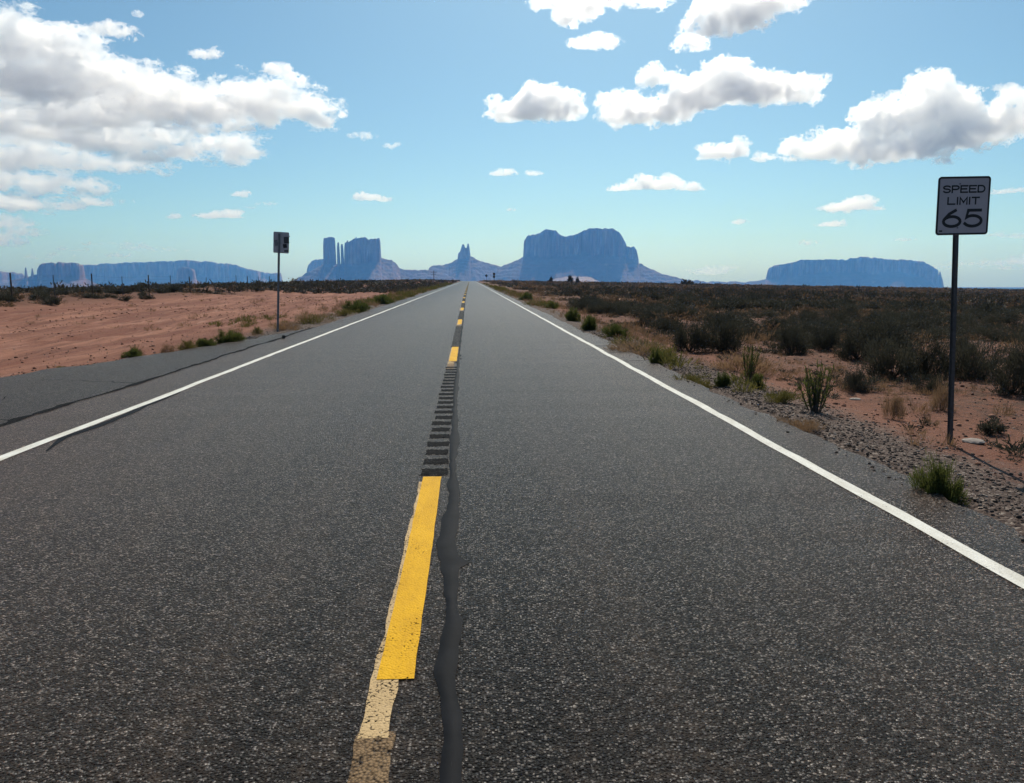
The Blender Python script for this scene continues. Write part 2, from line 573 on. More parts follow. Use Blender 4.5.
def strip(name, left, right, z, mat, parent=None, ys_=None, cols=2, crown=None):
    y_ = yr if ys_ is None else ys_
    l = np.broadcast_to(left, y_.shape); r = np.broadcast_to(right, y_.shape)
    s = np.linspace(0, 1, cols)
    X = l[:, None] + (r - l)[:, None] * s[None]
    Y = np.broadcast_to(y_[:, None], X.shape)
    Z = profile(Y) + z + 0 * X
    if crown is not None: Z = Z + crown(s)[None]
    return mesh_np(name, np.stack([X, Y, Z], -1).reshape(-1, 3), grid_faces(cols, len(y_)), mat, parent, smooth=True)


jag = 0.07 * N1.fbm(0, yr * 2.3, 0, 4)
edge_l = ROAD_L + 0.6 * jag
edge_r = ROAD_R + jag + 0.04 * N2.fbm(0, yr * 0.25, 4, 2)
# road with turned-down broken edges
Xc = np.stack([edge_l - 0.10, edge_l - 0.03, edge_l, 0 * yr - 0.6, edge_r, edge_r + 0.03, edge_r + 0.10], 1)
Zc = np.stack([0 * yr - 0.10, 0 * yr - 0.03, 0 * yr, 0 * yr, 0 * yr, 0 * yr - 0.03, 0 * yr - 0.12], 1) + profile(yr)[:, None]
Yc = np.broadcast_to(yr[:, None], Xc.shape)
road = mesh_np('road', np.stack([Xc, Yc, Zc], -1).reshape(-1, 3), grid_faces(7, len(yr)), M['asphalt'], smooth=False)
tag(road, kind='structure')

# paved apron widening away on the left
ya = spaced([(-6, 0.5), (4, 0.15), (24, 0.2), (27.5, 0.2)])
ext = np.interp(ya, [-6, 6, 9, 13.3, 16.5, 19.5, 23, 27.5], [9.6, 9.4, 8.95, 8.1, 7.15, 6.35, 5.75, 5.12])
ao = -(ext) + 0.12 * N2.fbm(0, ya * 1.4, 0, 4)
ai = np.full_like(ya, ROAD_L + 0.0)
sA = np.array([0, 0.04, 0.08, 0.5, 1.0])
XA = ao[:, None] + (ai - ao)[:, None] * sA
ZA = np.broadcast_to(np.array([-0.11, -0.035, -0.018, -0.014, -0.012]), XA.shape)
apron = mesh_np('pavement', np.stack([XA, np.broadcast_to(ya[:, None], XA.shape), ZA], -1).reshape(-1, 3), grid_faces(5, len(ya)), M['apron'])
tag(apron, kind='structure')

# white edge lines, worn and slightly wavering
for xc in (-4.235, 2.93):
    wv = 0.012 * N1.fbm(xc, yr * 0.8, 1, 3)
    wv2 = 0.008 * N2.fbm(xc, yr * 3.0, 2, 3)
    strip('white_edge_line', xc - 0.057 + wv, xc + 0.057 + wv + wv2, 0.004, M['white'], road)

# tar seam by the left edge line
ysq = spaced([(7.3, 0.06), (11.2, 0.06)])
wq = 0.10 * np.sin(np.clip((ysq - 7.3) / 3.9, 0, 1) * math.pi) ** 0.6 * (1 + 0.5 * N1.fbm(0, ysq * 1.5, 6, 3))
cq = -4.155 + 0.03 * N2.fbm(0, ysq * 0.9, 1, 2)
cq = np.where(ysq < 7.9, cq + (7.9 - ysq) * 0.30, cq)
strip('tar_seal', cq - 0.01, cq + np.clip(wq, 0.008, 0.2), 0.003, M['tar'], road, ysq)

# cracked joint between road and apron
yk = spaced([(2, 0.07), (24, 0.1), (26, 0.1)])
ck = -5.17 + 0.05 * N2.fbm(0, yk * 0.9, 8, 4)
wk = 0.022 + 0.05 * np.abs(N1.fbm(0, yk * 2.1, 9, 4))
strip('cracked_joint', ck - wk, ck + wk * 0.7, 0.0045, M['groove'], road, yk)
# fine branching cracks of the apron
for (xa, ya0, xb, yb0) in ((-5.2, 6.2, -7.2, 7.4), (-5.3, 9.0, -6.6, 9.6), (-5.25, 12.2, -7.0, 12.8), (-6.1, 7.0, -6.4, 11.0)):
    tt = np.linspace(0, 1, 40)
    px = xa + (xb - xa) * tt + 0.05 * N1.fbm(xa, tt * 9, ya0, 3)
    py = ya0 + (yb0 - ya0) * tt + 0.05 * N2.fbm(xa, tt * 9, ya0, 3)
    w = 0.012 * (1 - tt * 0.7)
    V = np.concatenate([np.stack([px - w, py - w, 0 * px - 0.0085], 1), np.stack([px + w, py + w, 0 * px - 0.0085], 1)])
    i = np.arange(39)
    mesh_np('crack', V, np.stack([i, i + 40, i + 41, i + 1], 1), M['groove'], apron)

# yellow dashes, the old paint below them, and the milled rumble grooves between
def quad_strip(name, x0, x1, y0, y1, z, mat, parent, rough=0.006, seed=0, taper=0.0):
    n = max(6, int((y1 - y0) / 0.04)) if y0 < 25 else 6
    y_ = np.linspace(y0, y1, n)
    a = x0 + rough * N1.fbm(seed, y_ * 6, 3, 3)
    b = x1 + rough * N2.fbm(seed, y_ * 6, 5, 3)
    return strip(name, a + drift(y_), b + drift(y_), z, mat, parent, y_)


PERIOD = 12.35
for k in range(0, 26):
    y0 = 2.93 + PERIOD * k
    if k:
        y0 -= 0.25
    y1 = y0 + 3.22
    o = quad_strip('centre_dash', -0.392, -0.243, y0, y1, 0.0065, M['yellow'], road, 0.0025, k)
    if k < 12:
        quad_strip('faded_paint', -0.409, -0.300, y0 - 0.40, y1 - 0.15, 0.0045, M['old_paint'], road, 0.008, k + 40)
        quad_strip('scuffed_paint', -0.415, -0.275, y0 - 1.25, y0 - 0.36, 0.004, M['older_paint'], road, 0.012, k + 80)
    # grooves
    ng = 22 if k < 8 else 1
    g0, g1 = y1 + 0.06, y1 + 8.1
    if k < 8:
        pitch = (g1 - g0) / ng
        V, F = [], []
        for g in range(ng):
            ya_, yb_ = g0 + g * pitch, g0 + g * pitch + pitch * 0.60
            xa, xb = -0.420 + RNG.uniform(-.010, .010) + float(drift(ya_)), -0.208 + RNG.uniform(-.010, .010) + float(drift(ya_))
            # a shallow scooped bar: five cross lines, sunken centre with raised lips
            base = len(V)
            prof = [(0.0, 0.0042), (0.12, 0.0060), (0.5, 0.0038), (0.88, 0.0060), (1.0, 0.0042)]
            nx = 14
            for (s, z) in prof:
                for i in range(nx):
                    u = i / (nx - 1)
                    V.append((xa + (xb - xa) * u + RNG.uniform(-.009, .009), ya_ + (yb_ - ya_) * s + RNG.uniform(-.022, .022), z + float(profile(ya_))))
            F += [[base + r * nx + c, base + r * nx + c + 1, base + (r + 1) * nx + c + 1, base + (r + 1) * nx + c] for r in range(4) for c in range(nx - 1)]
        mesh_np('rumble_strip', np.array(V), np.array(F), M['groove'], road)
        quad_strip('rumble_seal', -0.425, -0.205, g0, g1, 0.0035, M['dark_asphalt'], road, 0.01, k + 9)
    else:
        quad_strip('rumble_strip', -0.435, -0.2, g0, g1, 0.005, M['groove'], road, 0.01, k)

# poured tar along the centre joint, wandering and bulging
yt = spaced([(-2, 0.5), (1.8, 0.03), (9, 0.05), (18, 0.12), (60, 0.5), (220, 3)])
ctr = np.interp(yt, [1.5, 2.5, 2.97, 3.46, 4.44, 5.65, 7.75, 10.3, 15, 60], [-0.06, -0.071, -0.118, -0.094, -0.135, -0.139, -0.176, -0.214, -0.24, -0.37])
ctr = ctr + 0.008 * N1.fbm(0, yt * 1.6, 20, 3)
hw = 0.040 + 0.012 * N2.fbm(0, yt * 2.2, 22, 3)
hw = np.where(yt < 3.3, hw + 0.003, hw)
hw = np.where(yt > 8.5, hw * np.clip(1 - (yt - 8.5) / 14, 0.55, 1), hw)
lft = hw + 0.055 * np.exp(-((yt - 4.55) / 0.28) ** 2) + 0.02 * np.exp(-((yt - 5.0) / 0.2) ** 2)
rgt = hw + 0.062 * np.exp(-((yt - 4.22) / 0.06) ** 2) + 0.02 * np.exp(-((yt - 4.4) / 0.2) ** 2)
lft = lft + 0.008 * N1.fbm(0, yt * 9, 60, 4)
rgt = rgt + 0.008 * N2.fbm(0, yt * 9, 61, 4)
strip('tar_seal', ctr - lft, ctr + rgt, 0.003, M['tar'], road, yt, 7, lambda s: 0.006 * (1 - (2 * s - 1) ** 2))
for (yc, xc, w) in ((16.2, -0.24, 0.05), (14.9, -0.27, 0.04), (15.5, -0.20, 0.03)):
    th = np.linspace(0, 2 * math.pi, 28, endpoint=False)
    rr = w * (1 + 0.35 * N1.fbm(np.cos(th) * 1.5 + yc, np.sin(th) * 1.5, 3, 2))
    V = np.concatenate([[[xc, yc, 0.0075]], np.stack([xc + rr * np.cos(th), yc + 5 * rr * np.sin(th), 0 * th + 0.0045], 1)])
    i = np.arange(28)
    mesh_np('tar_patch', V, np.stack([0 * i, i + 1, (i + 1) % 28 + 1], 1), M['tar'], road)
# hairline joints on the right shoulder
for y0 in (16.6, 18.3, 14.9):
    xx = np.linspace(2.99, 3.66, 20)
    yy = y0 + 0.35 * (xx - 3) + 0.03 * N1.fbm(xx * 4, y0, 0, 3)
    V = np.concatenate([np.stack([xx, yy - 0.022, 0 * xx + 0.004], 1), np.stack([xx, yy + 0.022, 0 * xx + 0.004], 1)])
    i = np.arange(19)
    mesh_np('crack', V, np.stack([i, i + 1, i + 21, i + 20], 1), M['groove'], road)

# pale two-track through the scrub, running with the road
yd = spaced([(36, 0.5), (80, 1), (420, 6)])
cd = 13.2 + 0.010 * (yd - 40) + 0.8 * N1.fbm(0, yd * 0.05, 31, 2)
wd = 0.55 + 0.25 * N2.fbm(0, yd * 0.15, 32, 2)
Xd = np.stack([cd - wd, cd, cd + wd], 1)
Yd = np.broadcast_to(yd[:, None], Xd.shape)
track = mesh_np('dirt_path', np.stack([Xd, Yd, land(Xd, Yd) + np.array([0.0, 0.07, 0.0])], -1).reshape(-1, 3), grid_faces(3, len(yd)),
                mat_plain('pale_sandy_track', (0.30, 0.175, 0.11), 0.95, 0, 0.1, 0.2, 2.0), smooth=True)
tag(track, kind='structure')

# ------------------------------------------------------------------ sandstone buttes far across the valley
FLOOR = -132.0


def local_frame(xc, dist):
    """vertical plane at horizontal distance DIST across the heading of pixel column xc"""
    d = ray(xc, 278.5)
    h = Vector((d.x, d.y, 0)).normalized()
    return h, Vector((h.y, -h.x, 0)), h * dist


def to_plane(x, y, h, u, dist):
    d = ray(x, y)
    t = dist / (d.x * h.x + d.y * h.y)
    return (d.x * u.x + d.y * u.y) * t, EYE + d.z * t


def landform(name, label, dist, talus, cliffs, depth=260.0, flute=26.0, seed=1, step_px=0.5, slope=0.62, mat=None):
    """talus: silhouette of the skirt [(px, py)...]; cliffs: list of (silhouette, half depth in metres, centre offset)"""
    xc = 0.5 * (talus[0][0] + talus[-1][0])
    h, u, o = local_frame(xc, dist)
    m = dist / F_PX
    T = np.array([to_plane(x, y, h, u, dist) for x, y in talus])
    us = np.arange(T[0, 0], T[-1, 0], step_px * m)
    tal = np.interp(us, T[:, 0], T[:, 1])
    tal = tal + 0.5 * m * N1.fbm(us / (9 * m), seed, 0, 4)
    reach = max(depth, (tal.max() - FLOOR) / slope * 1.05)
    dv = max(6.0, 0.7 * m)
    vs_ = np.concatenate([-spaced([(0, dv), (depth * 1.6, dv), (max(reach, depth * 1.6) + depth + 50, dv * 5)])[::-1],
                          spaced([(dv * .5, dv), (depth, dv * 2), (reach * .7 + depth, dv * 7)])])
    U, V = np.meshgrid(us, vs_)
    # skirt: a ridge falling away on both sides, gullied and stepped
    D0 = np.zeros_like(us)
    tops = []
    for (sil, hd, off) in cliffs:
        C = np.array([to_plane(x, y, h, u, dist) for x, y in sil])
        a, b = C[0, 0], C[-1, 0]
        ins = (us >= a) & (us <= b)
        s = np.clip((us - (a + b) / 2) / ((b - a) / 2), -1, 1)
        plan = np.where(ins, hd * (1 - np.abs(s) ** 3.2) ** 0.45, 0)
        D0 = np.maximum(D0, plan * 0.9 if off == 0 else plan * 0.5)
        tops.append((ins, np.interp(us, C[:, 0], C[:, 1]), plan, off))
    gully = 0.16 * N2.fbm(U / (14 * m), V / (40 * m), seed, 4)
    fall = np.clip(np.abs(V) - D0[None], 0, None) * slope * (1 + gully)
    Ht = tal[None] - fall
    # benches where harder beds stand out of the talus
    bed = 11 * m / 10
    Ht = Ht + 0.22 * bed * np.sin(Ht / bed * 2 * math.pi / 3.1 + 2.5 * N2.fbm(U / (12 * m), V / (12 * m), seed + 2, 3)) + 0.5 * m * N1.fbm(U / (3.5 * m), V / (3.5 * m), seed + 5, 4)
    # the skirt flattens towards the valley floor
    low = np.maximum(Ht - FLOOR, 0)
    Ht = FLOOR + np.where(low < 60, 60 * (low / 60) ** 1.25, low) + 1.2 * N1.fbm(U / 60, V / 60, seed, 3)
    Hh = Ht.copy()
    for (ins, top, plan, off) in tops:
        fl = 1.9 * flute * N1.fbm(us / (6.5 * m), 0, seed + 3, 5) + 0.7 * flute * N2.fbm(us / (1.6 * m), 0, seed + 4, 3)
        edge = np.where(ins, plan + fl * np.clip(plan / 60, 0, 1), -1)[None]
        av = np.abs(V - off)
        bench = np.clip((edge - av) / (2.2 * m), 0, 1)
        rim = np.clip((edge - av) / (4 * m), 0, 1)
        top = top + 0.55 * m * N1.fbm(us / (2.6 * m), 4, seed + 8, 3) * np.clip(plan / 60, 0, 1)
        Tt = top[None] - (1 - rim) * 0.7 * m + 0.25 * m * N2.fbm(U / (4 * m), V / (6 * m), seed, 3) * (rim < 0.999)
        side = np.where((av < edge) & ins[None], Ht + (Tt - Ht) * np.clip(bench, 0, 1) ** 0.25, -1e9)
        Hh = np.maximum(Hh, side)
    Hh = np.maximum(Hh, FLOOR - 2)
    P = np.array([o.x, o.y, 0])[None, None] + U[..., None] * np.array([u.x, u.y, 0]) + V[..., None] * np.array([h.x, h.y, 0])
    P[..., 2] = Hh
    ob = mesh_np(name, P.reshape(-1, 3), grid_faces(len(us), len(vs_)), mat or M['rock'], smooth=False)
    tag(ob, label, 'butte' if 'butte' in name else 'mesa', kind='structure')
    return ob


landform('butte', 'huge blue hazed butte with two broad humps, behind the end of the road', 7600,
         [(478, 282), (499, 267), (514, 261.5), (523, 257), (560, 254), (600, 254), (633, 259), (648, 267), (661, 273), (681, 279), (705, 281.5), (720, 284)],
         [([(523.6, 244), (524.5, 240.5), (529, 235.8), (536, 235), (543.6, 232.8), (548, 230.3), (552, 231.5), (557, 232), (562, 236.5), (566, 237.6), (576, 235.8), (582, 232.5), (588, 230.2), (600, 229.8), (612, 229.6), (616, 231.5), (621, 235), (624, 240), (627, 244.5)], 250, 0),
          ([(622, 248), (627, 246), (631, 247.5), (634, 246), (636.5, 250), (639, 260)], 120, 40)], 260, 24, 11)
landform('butte', 'blue hazed butte of one square block with a separate tower and thin spires', 7000,
         [(288, 283), (297, 279), (310, 272), (322, 264.5), (345, 264), (372, 259), (381, 257.5), (386, 259), (392, 260.2), (396, 264), (400, 269.3), (416, 269.6), (432, 270.5), (450, 276), (462, 282)],
         [([(322.8, 240), (323.6, 237.6), (329, 237), (334.6, 237.4), (335.4, 240)], 55, 0),
          ([(336.7, 246), (337.6, 241.6), (339, 241.8), (340, 250)], 22, -20),
          ([(340.4, 247), (341.3, 242.8), (342.6, 242.6), (343.6, 249)], 22, 10),
          ([(344, 250), (344.6, 243), (346.5, 242.5), (347.4, 240), (348.6, 242.6), (353, 239), (355.4, 238.6), (356.2, 236.6), (357.4, 238.4), (362, 238), (365, 237.4), (368, 239.4), (373, 239.8), (377, 238), (379.5, 238.3), (380.6, 243)], 130, 20)], 150, 14, 23, 0.35)
landform('butte', 'pale hazed block showing behind the tower of the spired butte', 9600,
         [(298, 284), (304, 277), (312, 272), (330, 270), (344, 284)],
         [([(306.4, 274), (307.0, 268), (308.6, 264.5), (312, 261.4), (316, 259.9), (326, 259.6), (334, 262)], 160, 0)], 180, 14, 29, 0.4)
landform('butte', 'small blue hazed butte crowned by a pair of fingers above the road', 7700,
         [(424, 284), (429, 268), (432, 265.4), (449, 263.6), (453, 261.2), (458, 258.2), (470, 257), (475, 258.4), (480, 260.6), (490, 264), (500, 266.2), (516, 270), (540, 282)],
         [([(457.6, 256), (458.2, 252.8), (460, 251.5), (461.4, 247), (462.4, 243.8), (464, 244), (465.2, 247.5), (466.5, 248), (467.6, 243.4), (468.6, 243.2), (469.6, 248), (470.6, 257)], 45, 0)], 80, 8, 37, 0.3)
landform('mesa', 'long flat topped blue mesa beside the speed limit sign', 9800,
         [(690, 284), (705, 281.6), (747, 281.8), (766, 279.5), (800, 273), (850, 270), (900, 272), (925, 277), (947, 288), (960, 294)],
         [([(766.4, 275), (767.2, 272), (769, 268.4), (773, 266), (788, 263.5), (803, 260.3), (825, 260), (846, 260.2), (849, 258.8), (856, 258.4), (858.5, 257), (885, 259.2), (910, 260.6), (922, 261.8), (927, 265), (933, 268), (937.5, 270.5), (939, 276)], 260, 0),
          ([(938.6, 276), (939.6, 271), (940.8, 271), (942, 277), (944, 282)], 40, 30)], 300, 22, 41, 0.6)
landform('mesa', 'long pale blue mesa stretching behind the wire fence', 10900,
         [(60, 290), (80, 281), (120, 277), (200, 276), (250, 278), (262, 279), (283, 283), (295, 292)],
         [([(62, 271), (66, 268), (80, 265.6), (92, 265.2), (117, 263.8), (150, 261.8), (188, 261), (205, 262), (215, 263.2), (232, 264.6), (238, 266.5), (244, 268.2), (253, 270.2), (261, 272), (272, 273.4), (281, 273.6), (282.5, 278)], 380, 0)], 420, 30, 53, 0.9)
landform('mesa', 'dark steep sided mesa next to two thin rock spires', 7400,
         [(-20, 286), (0, 284), (20, 279), (35, 274), (60, 276), (84, 278), (100, 286), (112, 292)],
         [([(36.8, 272), (37.6, 269), (39.4, 265.6), (42, 264), (52, 263.2), (66, 263), (78, 263.8), (83, 265.6), (84.6, 271)], 220, 0),
          ([(24.4, 274), (25, 267), (25.8, 266), (26.6, 268), (27.4, 274)], 24, 0),
          ([(30.9, 274), (31.6, 267.4), (32.3, 267), (33, 269), (33.6, 274)], 24, 0)], 240, 18, 61, 0.4)
landform('butte', 'small squat blue butte standing before the long mesa behind the fence', 8000,
         [(160, 290), (172, 281), (180, 278), (194, 278), (203, 283), (212, 291)],
         [([(176, 276), (177.4, 270), (180, 268.4), (186, 267.6), (192, 268.2), (194.6, 270), (196, 277)], 100, 0)], 120, 10, 67, 0.5)
landform('mesa', 'low faint plateau on the far skyline beyond the wire fence', 11200,
         [(-140, 292), (-120, 280), (-20, 277), (20, 278), (40, 281), (60, 292)],
         [([(-130, 276), (-90, 271), (-20, 271.2), (2, 271.6), (14, 272.4), (22, 274), (27, 278)], 300, 0)], 320, 22, 71, 1.5)
# sunlit sand slope at the foot of the big butte
landform('sand_hill', 'pale sunlit sand slope at the foot of the two humped butte', 6900,
         [(536, 284), (547, 280.5), (556, 278.6), (566, 277.6), (577, 276.2), (587, 276.8), (593, 278.6), (603, 284)], [], 60, 5, 77, 0.5, 0.30,
         mat_plain('pale_pink_sand', (0.34, 0.25, 0.205), 0.95, 0, 0.1, 0.35, 0.03))['category'] = 'sand hill'

# ------------------------------------------------------------------ clouds
def surface_nets(F, org, vox):
    """closed surface where the field F is positive; vertices in metres"""
    ins = F > 0
    nx, ny, nz = F.shape
    cnt = np.zeros((nx - 1, ny - 1, nz - 1), np.int8)
    for a in (0, 1):
        for b in (0, 1):
            for c in (0, 1):
                cnt += ins[a:nx - 1 + a, b:ny - 1 + b, c:nz - 1 + c]
    act = (cnt > 0) & (cnt < 8)
    idx = np.full(act.shape, -1, np.int64)
    cells = np.argwhere(act)
    idx[act] = np.arange(len(cells))
    acc = np.zeros((len(cells), 3)); num = np.zeros(len(cells))
    ci, cj, ck = cells.T
    corners = [(0, 0, 0), (1, 0, 0), (0, 1, 0), (1, 1, 0), (0, 0, 1), (1, 0, 1), (0, 1, 1), (1, 1, 1)]
    for p in range(8):
        for q in range(p + 1, 8):
            A, B = corners[p], corners[q]
            if sum(abs(x - y) for x, y in zip(A, B)) != 1: continue
            fa = F[ci + A[0], cj + A[1], ck + A[2]]; fb = F[ci + B[0], cj + B[1], ck + B[2]]
            x = (fa > 0) != (fb > 0)
            t = np.where(x, fa / np.where(x, fa - fb, 1), 0)
            for ax in range(3):
                acc[:, ax] += np.where(x, A[ax] + (B[ax] - A[ax]) * t, 0)
            num += x
    V = (cells + acc / num[:, None]) * vox + org
    Q = []
    for ax in range(3):
        o1, o2 = [a for a in range(3) if a != ax]
        s0 = [slice(None)] * 3; s1 = [slice(None)] * 3
        s0[ax] = slice(0, -1); s1[ax] = slice(1, None)
        for o in (o1, o2):
            s0[o] = slice(1, -1); s1[o] = slice(1, -1)
        cr = ins[tuple(s0)] != ins[tuple(s1)]
        flip = ins[tuple(s1)][cr]
        e = np.argwhere(cr)
        e[:, o1] += 1; e[:, o2] += 1
        def cell(d1, d2):
            k = e.copy(); k[:, o1] += d1; k[:, o2] += d2
            return idx[k[:, 0], k[:, 1], k[:, 2]]
        q = np.stack([cell(-1, -1), cell(0, -1), cell(0, 0), cell(-1, 0)], 1)
        if ax == 1: flip = ~flip
        q[flip] = q[flip][:, ::-1]
        Q.append(q)
    return V, np.concatenate(Q)


CN = Noise3(17)
CLOUD_BASE = 2300.0


def cloud_mat(name, dens, aniso):
    m = bpy.data.materials.new(name)
    m.use_nodes = True
    t = m.node_tree
    t.nodes.clear()
    v = t.nodes.new('ShaderNodeVolumeScatter')
    v.inputs['Color'].default_value = (1, 1, 1, 1)
    v.inputs['Density'].default_value = dens
    v.inputs['Anisotropy'].default_value = aniso
    o = t.nodes.new('ShaderNodeOutputMaterial')
    t.links.new(v.outputs[0], o.inputs['Volume'])
    return m


def cloud(label, blobs, base_y, group=None, rough=0.55, lam=17.0, vox_px=1.0, tau=0.16, seed=0, flat=0.6, thick=0.4, dist=None, stretch=1.0, bias=0.30):
    """blobs: (px, py, rx, ry) ellipses in the vertical plane where the cloud floats"""
    B = np.array(blobs, float)
    xc = 0.5 * ((B[:, 0] - B[:, 2]).min() + (B[:, 0] + B[:, 2]).max())
    e = max((278.5 - base_y) / F_PX, 0.02)
    dist = dist or min(CLOUD_BASE / e, 52000.0)
    h, u, o = local_frame(xc, dist)
    m = dist / F_PX
    blobs_m = []
    for x, y, rx, ry in B:
        cu, cz = to_plane(x, y, h, u, dist)
        k = (to_plane(x + 1, y, h, u, dist)[0] - cu)
        kz = cz - to_plane(x, y + 1, h, u, dist)[1]
        blobs_m.append((cu, cz, rx * k, ry * kz))
    A = np.array(blobs_m)
    pad = 7 * m + 0.28 * A[:, 3].max()
    RD = A[:, 3] * (1 - thick) * 0.9 + np.minimum(A[:, 2], A[:, 3] * 2.6) * thick
    lo = np.array([(A[:, 0] - A[:, 2]).min() - pad, -RD.max() - pad, (A[:, 1] - A[:, 3]).min() - pad])
    hi = np.array([(A[:, 0] + A[:, 2]).max() + pad, RD.max() + pad, (A[:, 1] + A[:, 3]).max() + pad])
    vox = 0.72 * vox_px * m
    n = np.ceil((hi - lo) / vox).astype(int) + 1
    g = [lo[i] + vox * np.arange(n[i]) for i in range(3)]
    U, V, Z = np.meshgrid(*g, indexing='ij', sparse=True)
    U = U.astype(np.float32); V = V.astype(np.float32); Z = Z.astype(np.float32)
    F = np.full(tuple(n), -1e9, np.float32)
    for k, (cu, cz, rx, ry) in enumerate(A):
        rd = RD[k]
        voff = 0.35 * RD.max() * math.sin(k * 2.4 + seed)
        zz = np.where(Z < cz, (Z - cz) / (ry * flat), (Z - cz) / ry)
        q = np.sqrt(((U - cu) / rx) ** 2 + ((V - voff) / rd) ** 2 + zz ** 2)
        f = (1 - q) * min(rx, ry * 1.3)
        d = np.maximum(F, f); kk = 2.5 * m
        F = np.where(np.abs(F - f) < kk, d + (kk - np.abs(F - f)) ** 2 / (4 * kk), d).astype(np.float32)
    # cauliflower heads: small lobes budding from the big ones
    gb = np.random.default_rng(seed + 500)
    for k, (cu, cz, rx, ry) in enumerate(A):
        if ry < 6 * m: continue
        voff = 0.35 * RD.max() * math.sin(k * 2.4 + seed)
        nb = int(np.clip(0.55 * rx * ry / (5.5 * m) ** 2 + 8, 8, 110))
        th = gb.uniform(0, 2 * math.pi, nb); ph = np.arcsin(gb.uniform(-0.75, 1, nb))
        f = gb.uniform(0.72, 1.04, nb)
        cx = cu + rx * f * np.cos(th) * np.cos(ph); cy = voff + RD[k] * f * np.sin(th) * np.cos(ph)
        sz = np.sin(ph); czz = cz + ry * f * np.where(sz < 0, sz * flat, sz)
        rr = gb.uniform(2.2, 6.5, nb) * m * min(1.0, ry / (13 * m)) ** 0.6
        for x_, y_, z_, r_ in zip(cx, cy, czz, rr):
            w = r_ * 1.9
            s_ = [slice(max(0, int((c - w - g[i][0]) / vox)), max(0, int((c + w - g[i][0]) / vox) + 2)) for i, c in enumerate((x_, y_, z_))]
            d = np.sqrt((U[s_[0]] - x_) ** 2 / 1.7 + (V[:, s_[1]] - y_) ** 2 + (Z[:, :, s_[2]] - z_) ** 2 * 1.3)
            F[s_[0], s_[1], s_[2]] = np.maximum(F[s_[0], s_[1], s_[2]], (r_ - d).astype(np.float32))
    amp = rough * np.clip(0.55 * A[:, 3].mean() / m, 2.0, 12.0) * m
    near = np.abs(F) < amp * 5.0
    ii = np.argwhere(near)
    uu = g[0][ii[:, 0]] / m / stretch; vv = g[1][ii[:, 1]] / m; zz = g[2][ii[:, 2]] / m
    s = 1.0 / lam
    nz = CN.fbm(uu * s + seed * 5.1, vv * s, zz * s * 1.25, 2, 0.55)
    bil = 1 - 2.2 * np.abs(CN.fbm(uu * s * 1.7 + 9, vv * s * 1.7, zz * s * 2.0 + seed, 5, 0.66))
    F[near] += (amp * 2.7 * (0.50 * nz + 0.66 * bil - bias)).astype(np.float32)
    F[0], F[-1], F[:, 0], F[:, -1], F[:, :, 0], F[:, :, -1] = (-1.0,) * 6
    P, Q = surface_nets(F, lo, vox)
    # drop crumbs: nothing smaller than a few voxels is kept as a separate wisp
    W = np.array([o.x, o.y, 0]) + P[:, :1] * np.array([u.x, u.y, 0]) + P[:, 1:2] * np.array([h.x, h.y, 0])
    W[:, 2] += P[:, 2]
    c = W.mean(0)
    ob = mesh_np('cloud', W - c, Q, cloud_mat('cloud_vapour', 2.0 * tau / m, 0.80), smooth=True)
    ob.location = c
    tag(ob, label, 'cloud', group)
    return ob


BANK = 'clouds of the vast heaped bank'
cloud('topmost and largest heap of the vast cloud bank high above the wire fence',
      [(-45, 48, 60, 34.3), (15, 46, 50, 31.7), (62, 60, 46, 33), (100, 80, 42, 26.4), (-20, 78, 60, 23.8), (140, 94, 30, 17.2), (40, 84, 46, 18.5)], 108, BANK, 1.25, 15, 1.1, 0.10, 3, 0.75, 0.45, None, 1.5, 0.34)
cloud('long pointed tongue of cloud reaching out of the vast bank towards the open blue',
      [(168, 106, 48, 26.4), (212, 108, 38, 23.8), (258, 104, 42, 23.8), (300, 112, 30, 14.5), (120, 112, 44, 19.8), (284, 94, 14, 11.9), (70, 112, 36, 15.8)], 126, BANK, 1.15, 15, 1.0, 0.11, 43, 0.7, 0.45, None, 1.5, 0.32)
cloud('middle row of the vast bank, ragged and grey below, under the pointed tongue',
      [(-40, 116, 70, 22.4), (15, 124, 54, 21.1), (68, 132, 46, 19.8), (116, 138, 42, 17.2), (160, 140, 36, 13.2), (205, 149, 34, 10.6), (240, 150, 24, 10.6), (140, 153, 28, 6.6)], 158, BANK, 1.35, 14, 1.0, 0.10, 44, 0.7, 0.5, None, 1.8, 0.32)
cloud('thin broken row of cloud below the middle row of the vast bank',
      [(-40, 150, 64, 15.8), (20, 156, 48, 14.5), (66, 160, 42, 11.9), (112, 164, 34, 7.9), (148, 167, 22, 5.3)], 180, BANK, 1.35, 13, 0.9, 0.10, 45, 0.7, 0.5, None, 1.8, 0.30)
cloud('lowest flat row of the vast bank, above the low grey shelf',
      [(-40, 178, 56, 13.2), (8, 182, 42, 11.9), (48, 184, 30, 9.2), (86, 186, 22, 5.3)], 198, BANK, 1.35, 12, 0.9, 0.10, 46, 0.65, 0.5, None, 1.7, 0.30)
cloud('narrow pointed strip of cloud running out beneath the lowest row of the bank',
      [(-20, 202, 40, 7.9), (24, 205, 32, 7.9), (62, 206, 22, 5.9), (96, 202, 28, 5.3), (82, 196, 10, 5.3)], 212, None, 1.2, 11, 0.8, 0.10, 47, 0.6, 0.5, None, 1.5, 0.26)
cloud('low grey shelf of cloud under the vast bank, above the far plateau', [(-20, 222, 55, 9), (20, 232, 30, 6), (-30, 240, 60, 8)], 246, None, 0.7, 16, 1.0, 0.07, 5, 0.7)
